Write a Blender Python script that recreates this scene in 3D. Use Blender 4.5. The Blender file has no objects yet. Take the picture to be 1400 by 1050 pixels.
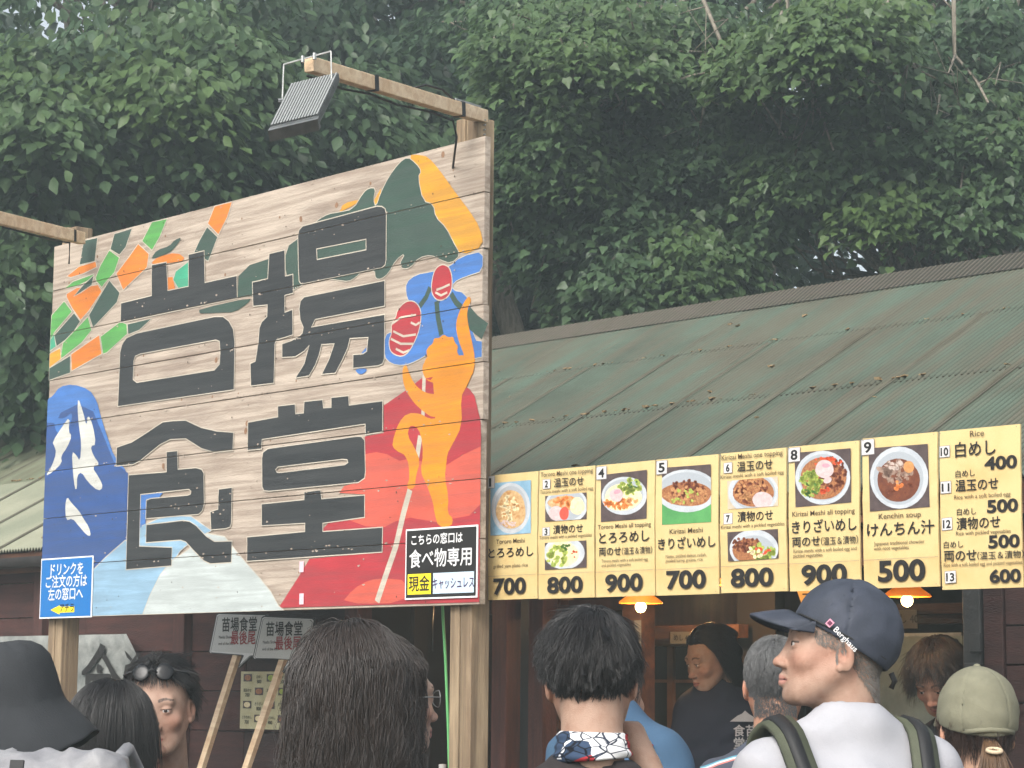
import bpy, bmesh, math, random
import numpy as np
from mathutils import Matrix, Vector
random.seed(7); RNG = np.random.default_rng(7)
SC = bpy.context.scene; COL = SC.collection
# ------------------------------------------------------------------ camera
F = 3100.0; PITCH = .1328; ROLL = .0088; CH = 1.65
def ray(x, y):
    a, b = x-700., y-525.; c, s = math.cos(ROLL), math.sin(ROLL)
    a, b = a*c+b*s, -a*s+b*c
    cp, sp = math.cos(PITCH), math.sin(PITCH)
    return np.array([a/F, cp+b/F*sp, sp-b/F*cp])
CAM = np.array([0, 0, CH])
def at(x, y, Y):
    R = ray(x, y); return CAM+R*(Y/R[1])
cam = bpy.data.cameras.new('camera'); camo = bpy.data.objects.new('camera', cam); COL.objects.link(camo)
fw = Vector(ray(700, 525)); rt = Vector(ray(701, 525)-ray(700, 525)).normalized(); up = rt.cross(fw).normalized()
M = Matrix((rt, up, -fw.normalized())).transposed().to_4x4(); M.translation = Vector(CAM); camo.matrix_world = M
cam.sensor_width = 36; cam.lens = F*36/1400; cam.clip_start = .1; cam.clip_end = 600
cam.dof.use_dof = False
SC.camera = camo
# ------------------------------------------------------------------ sky, sun, exposure
W = bpy.data.worlds.new('World'); SC.world = W; W.use_nodes = True
nt = W.node_tree; nt.nodes.clear()
wo = nt.nodes.new('ShaderNodeOutputWorld'); bg = nt.nodes.new('ShaderNodeBackground')
sk = nt.nodes.new('ShaderNodeTexSky'); sk.sky_type = 'NISHITA'; sk.sun_disc = False
SUN_EL, SUN_AZ = math.radians(38), math.radians(205)
sk.sun_elevation = SUN_EL; sk.sun_rotation = SUN_AZ; sk.dust_density = 4; sk.air_density = 1.0
hs = nt.nodes.new('ShaderNodeHueSaturation'); hs.inputs['Saturation'].default_value = .35
nt.links.new(sk.outputs[0], hs.inputs['Color']); nt.links.new(hs.outputs[0], bg.inputs['Color']); nt.links.new(bg.outputs[0], wo.inputs[0])
bg.inputs['Strength'].default_value = .15
sl = bpy.data.lights.new('sun', 'SUN'); sl.energy = 1.5; sl.angle = math.radians(28); sl.color = (1, .96, .9)
so = bpy.data.objects.new('sun', sl); COL.objects.link(so)
sd = Vector((math.sin(SUN_AZ)*math.cos(SUN_EL), math.cos(SUN_AZ)*math.cos(SUN_EL), math.sin(SUN_EL)))
so.rotation_euler = sd.to_track_quat('Z', 'Y').to_euler(); so.location = (0, -5, 20)
SC.view_settings.view_transform = 'Standard'; SC.view_settings.look = 'None'
SC.view_settings.exposure = .9; SC.view_settings.gamma = 1; SC.view_settings.use_curve_mapping = False
SC.render.engine = 'CYCLES'
cy = SC.cycles
cy.use_denoising = True; cy.max_bounces = 6; cy.diffuse_bounces = 3; cy.glossy_bounces = 2; cy.transmission_bounces = 3
cy.volume_bounces = 0; cy.transparent_max_bounces = 8; cy.use_adaptive_sampling = True; cy.adaptive_threshold = .02
cy.caustics_reflective = False; cy.caustics_refractive = False; cy.sample_clamp_indirect = 4
try: cy.denoiser = 'OPENIMAGEDENOISE'
except Exception: pass
# ------------------------------------------------------------------ frames: local x = along front to the right, y = back, z = up
AZ = .8302
U = np.array([math.cos(AZ), -math.sin(AZ), 0]); B = np.array([math.sin(AZ), math.cos(AZ), 0])
P0 = np.array([1.6029, 7.1, 0.])
def loc(x, y, d=0.):          # pixel -> point of the plane at depth d of the building frame
    R = ray(x, y); t = ((P0-CAM)@B+d)/(R@B); Q = CAM+R*t-P0; return float(Q@U), float(Q[2])
def l2w(s, d, z): return P0+U*s+B*d+np.array([0, 0, z])
# ------------------------------------------------------------------ materials
MATS = {}
def rgb(r, g, b):             # sRGB 0-255 -> linear
    f = lambda c: (c/255/12.92) if c <= 10 else ((c/255+.055)/1.055)**2.4
    return (f(r), f(g), f(b))
def mat(name, col, rough=.7, col2=None, nscale=8., namt=.5, bump=0., bscale=60., metal=0., stretch=(1, 1, 1), spec=.4, detail=6, emis=None, estr=0., vcol=False, trans=0., grain=None, sheen=0., coat=0.):
    if name in MATS: return MATS[name]
    m = bpy.data.materials.new(name); m.use_nodes = True; t = m.node_tree; n = t.nodes; L = t.links
    p = n['Principled BSDF']; p.inputs['Roughness'].default_value = rough; p.inputs['Metallic'].default_value = metal
    p.inputs['Specular IOR Level'].default_value = spec
    p.inputs['Base Color'].default_value = (*col, 1)
    if sheen: p.inputs['Sheen Weight'].default_value = sheen
    if coat: p.inputs['Coat Weight'].default_value = coat
    tc = n.new('ShaderNodeTexCoord'); mp = n.new('ShaderNodeMapping'); mp.inputs['Scale'].default_value = stretch
    L.new(tc.outputs['Object'], mp.inputs[0])
    cout = None
    if vcol:
        a = n.new('ShaderNodeAttribute'); a.attribute_name = 'Col'; cout = a.outputs['Color']
    if col2 is not None:
        no = n.new('ShaderNodeTexNoise'); no.inputs['Scale'].default_value = nscale; no.inputs['Detail'].default_value = detail; no.inputs['Roughness'].default_value = .6
        L.new(mp.outputs[0], no.inputs['Vector'])
        cr = n.new('ShaderNodeValToRGB'); cr.color_ramp.elements[0].position = .5-.25*namt-.05; cr.color_ramp.elements[1].position = .5+.3*(1.1-namt)
        cr.color_ramp.elements[0].color = (*col2, 1); cr.color_ramp.elements[1].color = (*col, 1)
        L.new(no.outputs['Fac'], cr.inputs[0])
        if vcol:
            mx = n.new('ShaderNodeMix'); mx.data_type = 'RGBA'; mx.blend_type = 'MULTIPLY'; mx.inputs[0].default_value = 1
            L.new(cout, mx.inputs[6]); L.new(cr.outputs[0], mx.inputs[7]); cout = mx.outputs[2]
        else: cout = cr.outputs[0]
    if grain:                 # (colour, scale vec, amount) long grain streaks
        mg = n.new('ShaderNodeMapping'); mg.inputs['Scale'].default_value = grain[1]; L.new(tc.outputs['Object'], mg.inputs[0])
        ng = n.new('ShaderNodeTexNoise'); ng.inputs['Scale'].default_value = 1; ng.inputs['Detail'].default_value = 5; ng.inputs['Distortion'].default_value = .6; L.new(mg.outputs[0], ng.inputs['Vector'])
        cg = n.new('ShaderNodeValToRGB'); cg.color_ramp.elements[0].position = .38; cg.color_ramp.elements[1].position = .62
        cg.color_ramp.elements[0].color = (grain[2],)*3+(1,); cg.color_ramp.elements[1].color = (0, 0, 0, 1); L.new(ng.outputs['Fac'], cg.inputs[0])
        mx = n.new('ShaderNodeMix'); mx.data_type = 'RGBA'; L.new(cg.outputs[0], mx.inputs[0])
        if cout is not None: L.new(cout, mx.inputs[6])
        else: mx.inputs[6].default_value = (*col, 1)
        mx.inputs[7].default_value = (*grain[0], 1); cout = mx.outputs[2]
    if cout is not None: L.new(cout, p.inputs['Base Color'])
    if bump:
        nb = n.new('ShaderNodeTexNoise'); nb.inputs['Scale'].default_value = bscale; nb.inputs['Detail'].default_value = 5; L.new(mp.outputs[0], nb.inputs['Vector'])
        bu = n.new('ShaderNodeBump'); bu.inputs['Strength'].default_value = bump; bu.inputs['Distance'].default_value = .01
        L.new(nb.outputs['Fac'], bu.inputs['Height']); L.new(bu.outputs[0], p.inputs['Normal'])
    if emis: p.inputs['Emission Color'].default_value = (*emis, 1); p.inputs['Emission Strength'].default_value = estr
    if trans:
        tr = n.new('ShaderNodeBsdfTranslucent'); ms = n.new('ShaderNodeMixShader'); ms.inputs[0].default_value = trans
        if cout is not None: L.new(cout, tr.inputs[0])
        else: tr.inputs[0].default_value = (*col, 1)
        L.new(p.outputs[0], ms.inputs[1]); L.new(tr.outputs[0], ms.inputs[2]); L.new(ms.outputs[0], n['Material Output'].inputs[0])
    MATS[name] = m; return m
# ------------------------------------------------------------------ object helpers
def link(o, parent=None):
    COL.objects.link(o)
    if parent is not None: o.parent = parent
    return o
def thing(name, label, cat, loc_=(0, 0, 0), rz=0., group=None):
    o = bpy.data.objects.new(name, None); o.empty_display_size = .1; link(o)
    o.location = Vector([float(v) for v in loc_]); o.rotation_euler = (0, 0, rz); o['label'] = label; o['category'] = cat
    if group: o['group'] = group
    return o
def thing_l(name, label, cat, s=0, d=0, z=0, group=None):   # a thing standing in the building frame
    return thing(name, label, cat, l2w(s, d, z), -AZ, group)
def meshobj(name, V, Fc, m, parent=None, smooth=False):
    me = bpy.data.meshes.new(name); me.from_pydata([tuple(map(float, v)) for v in V], [], Fc)
    if isinstance(m, (list, tuple)):
        for q in m: me.materials.append(q)
    elif m: me.materials.append(m)
    if smooth: me.polygons.foreach_set('use_smooth', [True]*len(me.polygons))
    return link(bpy.data.objects.new(name, me), parent)
def fastmesh(name, V, T, m, parent=None, smooth=False, col=None, nv=3):
    V = np.asarray(V, np.float32); T = np.asarray(T, np.int32)
    me = bpy.data.meshes.new(name); me.vertices.add(len(V)); me.vertices.foreach_set('co', V.ravel())
    me.loops.add(T.size); me.loops.foreach_set('vertex_index', T.ravel())
    me.polygons.add(len(T)); me.polygons.foreach_set('loop_start', np.arange(0, T.size, T.shape[1]).astype(np.int32))
    try: me.polygons.foreach_set('loop_total', np.full(len(T), T.shape[1], np.int32))
    except Exception: pass
    if smooth: me.polygons.foreach_set('use_smooth', np.ones(len(T), bool))
    if col is not None:
        a = me.attributes.new('Col', 'FLOAT_COLOR', 'POINT'); c = np.ones((len(V), 4), np.float32); c[:, :3] = col; a.data.foreach_set('color', c.ravel())
    me.update(calc_edges=True)
    if m: me.materials.append(m)
    return link(bpy.data.objects.new(name, me), parent)
class MB:
    def __init__(s): s.V = []; s.F = []
    def box(s, x0, x1, y0, y1, z0, z1, j=0.):
        b = len(s.V); q = lambda: random.uniform(-j, j)
        s.V += [(x+q(), y+q(), z+q()) for x in (x0, x1) for y in (y0, y1) for z in (z0, z1)]
        s.F += [tuple(b+i for i in f) for f in ((0, 1, 3, 2), (4, 6, 7, 5), (0, 4, 5, 1), (2, 3, 7, 6), (0, 2, 6, 4), (1, 5, 7, 3))]; return s
    def bar(s, a, c, w, h, up=(0, 0, 1)):
        a, c = Vector(a), Vector(c); t = (c-a).normalized(); r = t.cross(Vector(up)).normalized(); uu = r.cross(t)
        b = len(s.V)
        for p in (a, c):
            for i, k in ((-1, -1), (1, -1), (1, 1), (-1, 1)): s.V.append(tuple(p+r*(i*w/2)+uu*(k*h/2)))
        s.F += [(b, b+1, b+2, b+3), (b+7, b+6, b+5, b+4)]+[(b+i, b+4+i, b+4+(i+1) % 4, b+(i+1) % 4) for i in range(4)]; return s
    def tube(s, pts, rad, n=8, cap=True):
        pts = [Vector([float(q) for q in p]) for p in pts]; b = len(s.V)
        if not isinstance(rad, (list, tuple)): rad = [rad]*len(pts)
        ref = Vector((0.13, .07, 1)).normalized()
        for i, p in enumerate(pts):
            t = (pts[min(i+1, len(pts)-1)]-pts[max(i-1, 0)]).normalized()
            rf = ref if abs(t.dot(ref)) < .95 else Vector((1, .1, 0)).normalized()
            r = t.cross(rf).normalized(); uu = r.cross(t)
            for k in range(n):
                a = 2*math.pi*k/n; s.V.append(tuple(p+(r*math.cos(a)+uu*math.sin(a))*rad[i]))
        for i in range(len(pts)-1):
            for k in range(n): s.F.append((b+i*n+k, b+i*n+(k+1) % n, b+(i+1)*n+(k+1) % n, b+(i+1)*n+k))
        if cap: s.F += [tuple(b+k for k in reversed(range(n))), tuple(b+(len(pts)-1)*n+k for k in range(n))]
        return s
    def lathe(s, prof, n=24, c=(0, 0, 0)):
        b = len(s.V)
        for r, z in prof:
            for k in range(n): a = 2*math.pi*k/n; s.V.append((c[0]+r*math.cos(a), c[1]+r*math.sin(a), c[2]+z))
        for i in range(len(prof)-1):
            for k in range(n): s.F.append((b+i*n+k, b+i*n+(k+1) % n, b+(i+1)*n+(k+1) % n, b+(i+1)*n+k))
        return s
    def obj(s, name, m, parent=None, smooth=False, bevel=0.):
        o = meshobj(name, s.V, s.F, m, parent, smooth)
        if bevel:
            bv = o.modifiers.new('bevel', 'BEVEL'); bv.width = bevel; bv.segments = 1; bv.limit_method = 'ANGLE'
        return o
def chaikin(P, n=2):
    P = [tuple(p) for p in P]
    for _ in range(n):
        Q = []
        for i in range(len(P)):
            a, b = P[i], P[(i+1) % len(P)]
            Q += [(a[0]*.75+b[0]*.25, a[1]*.75+b[1]*.25), (a[0]*.25+b[0]*.75, a[1]*.25+b[1]*.75)]
        P = Q
    return P
def flat(name, polys, d, m, parent, cuts=None, holes=()):
    """flat printed/painted shapes in the local x-z plane at depth d; cuts = [(z0,z1)] gaps removed"""
    bm = bmesh.new()
    for P in polys:
        try:
            vs = [bm.verts.new((p[0], d, p[1])) for p in P]
            if holes:
                es = [bm.edges.new((vs[i], vs[(i+1) % len(vs)])) for i in range(len(vs))]
                for H in holes:
                    hv = [bm.verts.new((p[0], d, p[1])) for p in H]; es += [bm.edges.new((hv[i], hv[(i+1) % len(hv)])) for i in range(len(hv))]
                bmesh.ops.triangle_fill(bm, use_beauty=True, use_dissolve=False, edges=es, normal=(0, -1, 0))
            else: bm.faces.new(vs)
        except ValueError: pass
    bm.normal_update()
    if cuts or len(bm.faces) > 0: bmesh.ops.triangulate(bm, faces=bm.faces[:])
    for (z0, z1) in (cuts or ()):
        for z in (z0, z1):
            bmesh.ops.bisect_plane(bm, geom=bm.verts[:]+bm.edges[:]+bm.faces[:], plane_co=(0, 0, z), plane_no=(0, 0, 1), dist=1e-6)
        dl = [f for f in bm.faces if z0 < f.calc_center_median().z < z1]
        bmesh.ops.delete(bm, geom=dl, context='FACES')
    bm.normal_update()
    for f in bm.faces:
        if f.normal.y > 0: f.normal_flip()
    me = bpy.data.meshes.new(name); bm.to_mesh(me); bm.free(); me.materials.append(m)
    return link(bpy.data.objects.new(name, me), parent)
def ribbon(P, w, closed=True):
    """quads following a polyline"""
    n = len(P); L_, R_ = [], []
    for i in range(n):
        a = P[(i-1) % n] if (closed or i > 0) else P[i]; c = P[(i+1) % n] if (closed or i < n-1) else P[i]; p = P[i]
        def nm(v):
            l = math.hypot(*v) or 1; return (v[0]/l, v[1]/l)
        d1 = nm((p[0]-a[0], p[1]-a[1])); d2 = nm((c[0]-p[0], c[1]-p[1]))
        if a == p: d1 = d2
        if c == p: d2 = d1
        t = nm((d1[0]+d2[0], d1[1]+d2[1])); nr = (-t[1], t[0]); k = max(.5, nr[0]*-d1[1]+nr[1]*d1[0]); h = w/2/k
        L_.append((p[0]+nr[0]*h, p[1]+nr[1]*h)); R_.append((p[0]-nr[0]*h, p[1]-nr[1]*h))
    return [[L_[i], L_[(i+1) % n], R_[(i+1) % n], R_[i]] for i in range(n if closed else n-1)]
TXT = {}
def text(body, h, m, parent, s, z, d, name='lettering', sx=1., bold=0.015, align='CENTER', rot=0., kind=None, label=None):
    cjk = any(ord(q) > 0x3000 for q in body); key = (body, bold, align)
    if key not in TXT:
        cu = bpy.data.curves.new('t', 'FONT'); cu.body = body; cu.size = 1; cu.resolution_u = 5 if body.isdigit() else 3; cu.offset = 0 if cjk else (bold if body.isdigit() or bold > .02 else min(bold, .003)); cu.align_x = align; cu.align_y = 'BOTTOM_BASELINE'
        to = bpy.data.objects.new('t', cu); COL.objects.link(to)
        bpy.context.view_layer.update()
        me = bpy.data.meshes.new_from_object(to.evaluated_get(bpy.context.evaluated_depsgraph_get()))
        bpy.data.objects.remove(to); bpy.data.curves.remove(cu)
        if cjk and bold:      # heavier strokes: the same outlines laid over each other a hair apart
            n0 = len(me.vertices); co = np.empty(n0*3, np.float32); me.vertices.foreach_get('co', co); co = co.reshape(-1, 3); F0 = [tuple(p.vertices) for p in me.polygons]; VV = []; FF = []
            for i_, (dx, dy) in enumerate(((-1, 0), (1, 0), (0, 1), (0, -1))): VV.append(co+np.array([dx*bold*.8, dy*bold*.8, i_*.004])); FF += [tuple(v+i_*n0 for v in f_) for f_ in F0]
            me = bpy.data.meshes.new('t'); me.from_pydata(np.concatenate(VV).tolist(), [], FF)
        TXT[key] = me
    me = TXT[key].copy(); me.materials.clear(); me.materials.append(m)
    o = bpy.data.objects.new(name, me); link(o, parent)
    o.matrix_local = Matrix.Translation((s, d, z)) @ Matrix.Rotation(rot, 4, 'Y') @ Matrix.Rotation(math.pi/2, 4, 'X') @ Matrix.Diagonal((h*sx, h, h, 1))
    if label: o['label'] = label
    return o
# ================================================================== ground
M_GR = mat('trodden_ground', (.16, .14, .11), .95, (.09, .08, .06), 3, .6, .5, 20)
g = meshobj('ground', [(-300, -200, 0), (300, -200, 0), (300, 500, 0), (-300, 500, 0)], [(0, 1, 2, 3)], M_GR); g['kind'] = 'structure'
# ================================================================== billboard
SW, SZ, SH = 2.8205, 1.9244, 1.6114
SS, SD = -1.5559, -.8869
M_PLANK = mat('weathered_pine', rgb(186, 172, 157), .82, rgb(136, 122, 111), 1.9, .9, .2, 40, stretch=(1, 1, 4), grain=(rgb(112, 94, 80), (2.2, 30, 52), .5))
M_POST = mat('post_timber', rgb(168, 148, 120), .8, rgb(128, 108, 86), 5, .5, .3, 60, stretch=(4, 4, .6), grain=(rgb(88, 72, 55), (40, 40, 1.5), .6))
M_POSTD = mat('weathered_grey_timber', rgb(118, 104, 92), .85, rgb(78, 68, 60), 5, .5, .3, 60, stretch=(4, 4, .6), grain=(rgb(58, 48, 42), (40, 40, 1.5), .6))
M_ARM = mat('arm_timber', rgb(236, 214, 184), .7, rgb(216, 188, 152), 5, .5, .2, 60, stretch=(1, 1, 1), grain=(rgb(186, 148, 112), (2, 40, 40), .5))
M_STEEL = mat('galvanised_steel', rgb(170, 172, 170), .42, rgb(130, 133, 132), 12, .5, .1, 90, metal=.7)
M_DSTEEL = mat('dark_grey_metal', rgb(124, 127, 128), .45, rgb(92, 95, 97), 12, .5, .1, 90, metal=.5)
M_BLK = mat('black_rubber', (.015, .015, .016), .6)
bb = thing_l('billboard', 'big pale plank billboard with painted mountains and four huge dark Japanese characters on two posts', 'billboard', SS, SD, 0)
def sg(x, y):                 # pixel -> billboard face
    s, z = loc(x, y, SD); return (s-SS, z)
fr = [0, .122, .244, .366, .489, .612, .737, .863, 1]
ZJ = [SZ+SH*(1-f) for f in fr]; GAP = .0028
cuts = [(z-GAP/2, z+GAP/2) for z in ZJ[1:-1]]
butt = [None, -1.1, -.75, None, -1.75, None, -.9, None]; butt[0] = -.95
for i in range(8):
    z1, z0 = ZJ[i]-(GAP/2 if i else 0), ZJ[i+1]+(GAP/2 if i < 7 else 0)
    yo = random.uniform(0, .0012)
    e = random.uniform(-.004, .004)
    o = MB().box(-SW-e, 0+random.uniform(-.006, .004), .0+yo, .028, z0, z1).obj('plank', M_PLANK, bb, bevel=.0015)
# knots and stains (flat marks in the wood itself)
M_KNOT = mat('wood_knot', rgb(118, 84, 62), .8, rgb(150, 118, 92), 40, .5)
kp = []
for _ in range(150):
    x, z = random.uniform(-SW, 0), random.uniform(SZ, SZ+SH); r = random.choice([.003, .004, .005, .006, .01, .014])
    if min(abs(z-q) for q in ZJ) < r*1.3+.003: continue
    kp.append([(x+r*math.cos(a)*random.uniform(.8, 1.2), z+r*1.2*math.sin(a)*random.uniform(.8, 1.2)) for a in np.linspace(0, 2*math.pi, 9)[:-1]])
o = flat('knot', kp, -.0004, M_KNOT, bb); o['kind'] = 'stuff'
# --- mural ---------------------------------------------------------
def crop(ox, oy, sc): return lambda P: [sg(ox+x*sc, oy+y*sc) for x, y in P]
A_ = crop(40, 160, .34304); B_ = crop(350, 160, .34274); C_ = crop(40, 490, .35256); D_ = crop(350, 490, .35233); X_ = crop(0, 0, 1)
def paint(nm, c): 
    v = tuple(q*.88+.008 for q in rgb(*c)); return mat('paint_'+nm, v, .62, tuple(q*.70 for q in v), 4, .7, .1, 70, stretch=(1, 1, 3), grain=(tuple(q*.55+.03 for q in v), (2, 60, 42), .6))
PG, PL, PO, PA, PT = paint('dark_green', (58, 84, 72)), paint('leaf_green', (92, 172, 84)), paint('orange', (238, 135, 38)), paint('amber', (232, 165, 42)), paint('teal', (70, 180, 140))
PB, PM, PLB, PP, PR, PC, PF, PW, PK, PCR = paint('deep_blue', (48, 86, 150)), paint('mid_blue', (72, 126, 200)), paint('light_blue', (150, 188, 214)), paint('pale_grey', (205, 214, 212)), paint('crimson', (186, 48, 58)), paint('coral', (222, 96, 76)), paint('figure_orange', (238, 150, 14)), paint('snow_white', (222, 222, 214)), paint('charcoal', (40, 43, 45)), paint('outline_cream', (214, 204, 186))
lay = [0.0006]
def P_(name, pts, m, sm=0, ol=0.):
    P = chaikin(pts, sm) if sm else list(pts)
    xs = [(min(0, max(-SW, x)), min(SZ+SH, max(SZ, z))) for x, z in P]
    lay[0] += .00003
    flat(name, [xs], -lay[0], m, bb, cuts)
    if ol:
        R = ribbon(xs, ol); R = [[(min(0, max(-SW, x)), min(SZ+SH, max(SZ, z))) for x, z in q] for q in R]
        lay[0] += .00003; flat('painted_outline', R, -lay[0], PCR, bb, cuts)
OL = .0038
n_ = 'painted_leaf'
for P, m in [([(218,492),(273,480),(262,575),(200,590)],PG),([(140,685),(175,655),(258,625),(260,640),(190,675)],PL),([(150,635),(200,595),(265,575),(270,598),(215,625),(165,640)],PO),
    ([(148,705),(190,680),(275,668),(290,695),(240,770),(205,810),(170,760),(150,720)],PO),([(178,715),(215,670),(258,630),(250,670),(205,700)],PG),([(340,465),(411,443),(385,520),(360,550),(323,528)],PG),
    ([(265,640),(285,590),(320,530),(360,560),(340,620),(300,665),(290,680),(268,655)],PL),([(320,650),(362,700),(350,740),(255,840),(238,790),(290,700)],PG),
    ([(490,418),(551,405),(520,480),(490,532),(450,495)],PL),([(435,505),(478,545),(470,600),(375,690),(347,625),(400,555)],PO),
    ([(710,437),(752,478),(715,575),(655,545),(680,490)],PG),([(740,355),(810,337),(790,400),(755,470),(712,425)],PO),
    ([(82,835),(90,790),(140,733),(172,775),(100,860),(85,905)],PL),([(180,780),(205,815),(165,875),(110,915),(100,870)],PG),([(75,890),(100,865),(108,915),(75,935)],PT),
    ([(125,965),(135,900),(235,795),(250,850),(210,900),(140,955)],PL),([(70,945),(125,920),(128,965),(70,1003)],PA),([(70,1003),(165,950),(165,1020),(70,1052)],PG),
    ([(168,945),(280,868),(290,945),(170,1013)],PO),([(285,875),(365,815),(390,825),(392,865),(310,940),(295,945)],PL),([(392,825),(490,803),(440,850),(395,868)],PG)]:
    P_(n_, A_(P), m, 0, .004)
P_(n_, A_([(490,560),(510,530),(560,515),(580,490),(612,478),(575,530),(540,550),(490,565)]), PG, 1)
P_(n_, A_([(490,580),(510,560),(590,538),(630,570),(555,583),(490,585)]), PO, 1)
P_(n_, A_([(575,650),(585,615),(637,575),(640,680),(595,683)]), PT, 0, .004); P_(n_, A_([(553,640),(572,637),(583,685),(555,693)]), PO)
n_ = 'painted_hill'
P_(n_, A_([(833,722),(835,635),(880,590),(955,566),(955,650),(893,660),(893,712)]), PG); P_(n_, A_([(678,782),(680,765),(890,718),(870,745),(820,778),(760,780),(700,783)]), PG, 1)
P_(n_, B_([(335,375),(350,345),(415,328),(405,345),(340,378)]), PA, 1); P_(n_, B_([(450,365),(480,320),(500,285),(497,320),(470,365)]), PA)
P_(n_, B_([(610,152),(650,150),(690,160),(740,220),(800,305),(850,370),(895,440),(910,517),(820,552),(780,500),(710,400),(700,348),(650,340),(640,235),(640,215)]), PA, 1)
P_(n_, B_([(606,158),(640,185),(662,215),(648,240),(668,335),(710,348),(718,400),(760,440),(790,500),(818,550),(780,585),(740,572),(700,550),(650,562),(620,600),(590,608),(572,590),(598,542),(560,570),(530,625),(500,648),(478,645),(475,610),(430,610),(400,640),(370,657),(335,652),(240,640),(170,680),(150,692),(120,640),(118,522),(175,480),(245,412),(290,386),(330,380),(390,368),(430,300),(455,282),(480,284),(470,330),(480,360),(500,300),(530,240),(570,185)]), PG, 1, .003)
P_(n_, B_([(0,590),(40,570),(50,650),(0,665)]), PG)
P_('painted_sky_patch', B_([(600,705),(600,660),(640,628),(700,618),(770,600),(820,555),(915,533),(915,612),(830,640),(790,660),(785,690),(835,700),(860,760),(870,890),(915,895),(915,955),(870,965),(820,960),(700,940),(640,975),(590,993),(540,985),(512,955),(515,870),(545,855),(600,870),(640,760),(610,735)]), PM, 1, .003)
P_('painted_sky_patch', B_([(395,1005),(450,1003),(430,1026),(410,1026)]), PM, 1); P_('painted_sky_patch', B_([(420,945),(442,918),(442,945)]), PM)
for pts, w in (([(697,680),(680,720),(655,755)], .022), ([(722,735),(728,800),(742,870)], .024), ([(780,705),(800,740),(828,767)], .022), ([(840,785),(870,820),(915,855)], .06)):
    lay[0] += .00003; flat('painted_stem', ribbon(B_(pts), w, False), -lay[0], PG, bb, cuts)
P_('painted_berry', B_([(705,640),(720,600),(750,585),(780,605),(787,680),(765,725),(725,735),(700,700)]), PR, 2, .004)
P_('painted_berry', B_([(565,770),(600,733),(640,735),(665,780),(650,870),(600,960),(540,945),(530,895),(545,860),(540,830),(560,800)]), PR, 2, .004)
for pts in ([(722,690),(745,682),(775,668)], [(718,700),(740,712),(765,700)], [(545,825),(580,800),(640,790)], [(550,855),(590,875),(640,868)], [(540,885),(580,905),(630,905)], [(560,925),(590,940),(615,930)], [(620,820),(640,830),(655,820)]):
    lay[0] += .00003; flat('painted_highlight', ribbon(B_(pts), .008, False), -lay[0], PCR, bb, cuts)
# crimson ground behind the climbing figure
P_(n_, D_([(498,183),(590,120),(655,70),(760,90),(830,118),(850,145),(873,240),(890,300),(890,350),(800,375),(740,440),(640,430),(560,430),(520,390),(420,380),(425,303),(498,290)]), PR, 0)
P_(n_, D_([(260,664),(290,632),(350,622),(420,640),(500,640),(560,620),(620,612),(700,625),(800,610),(890,555),(890,945),(90,968),(185,820),(210,778),(495,752),(495,655),(265,672)]), PR, 0)
P_(n_, D_([(424,372),(470,364),(510,372),(560,398),(600,388),(690,412),(745,412),(810,372),(890,340),(890,565),(830,610),(700,635),(600,618),(545,632),(500,655),(430,652),(365,628),(425,617),(425,528),(325,522),(345,495),(405,480),(428,460)]), PC, 0)
P_(n_, D_([(332,952),(380,895),(440,860),(500,853),(590,862),(590,950)]), PC, 1)
lay[0] += .00003; flat('painted_rope', ribbon(D_([(472,945),(500,860),(545,730),(575,600),(600,510)]), .028, False)+ribbon(D_([(604,480),(622,420),(640,300)]), .024, False)+ribbon(D_([(650,235),(655,65)]), .018, False), -lay[0], PCR, bb, cuts)
n_ = 'painted_figure'
P_(n_, B_([(850,710),(862,730),(848,760),(843,800),(865,900),(877,960),(870,1030),(830,1060),(800,1050),(815,1000),(838,960),(812,900),(797,830),(815,770)]), PF, 2)
P_(n_, B_([(668,985),(690,965),(680,935),(692,915),(708,905),(712,882),(735,882),(750,866),(770,880),(790,875),(795,900),(810,915),(803,935),(815,955),(808,985),(812,1020),(760,1060),(690,1060),(665,1020)]), PF, 2)
P_(n_, D_([(570,40),(585,22),(597,60),(620,105),(660,135),(705,140),(725,160),(705,240),(640,200),(590,140),(572,90)]), PF, 2)
P_(n_, D_([(655,-10),(700,10),(760,-15),(800,-10),(850,-20),(848,45),(820,110),(797,150),(803,260),(762,340),(745,370),(740,420),(735,460),(750,540),(745,600),(767,620),(762,652),(710,655),(695,600),(690,560),(665,490),(640,440),(652,370),(642,290),(620,262),(598,262),(590,300),(620,350),(640,400),(622,460),(620,505),(585,508),(600,460),(590,380),(540,355),(530,330),(555,250),(590,212),(640,214),(675,235),(705,232),(692,130),(690,90),(664,75)]), PF, 1)
lay[0] += .00003; flat('painted_stem', [D_([(660,78),(690,72),(680,85)])], -lay[0], PR, bb, cuts)
n_ = 'painted_mountain'
P_(n_, C_([(60,175),(72,160),(95,145),(120,110),(170,100),(235,120),(265,165),(275,210),(300,290),(335,390),(385,440),(385,520),(60,520)]), PM, 1)
P_(n_, C_([(50,260),(68,250),(105,250),(125,210),(190,178),(250,205),(290,300),(330,400),(385,445),(380,705),(330,740),(250,818),(250,1010),(40,1010)]), PB, 0)
P_(n_, C_([(100,230),(140,235),(170,205),(165,255),(120,300),(100,270)]), PM, 2)
P_(n_, C_([(435,526),(520,522),(500,547),(457,556),(452,660),(430,705)]), PM)
P_(n_, C_([(250,820),(300,770),(375,705),(430,728),(557,733),(440,720),(440,650),(500,622),(560,610),(630,612),(710,668),(640,705),(590,745),(560,790),(530,815),(480,900),(445,1000),(240,1010)]), PLB, 0, .004)
P_(n_, C_([(430,735),(430,660),(456,640),(456,715),(590,705),(600,740)]), PLB)
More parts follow.
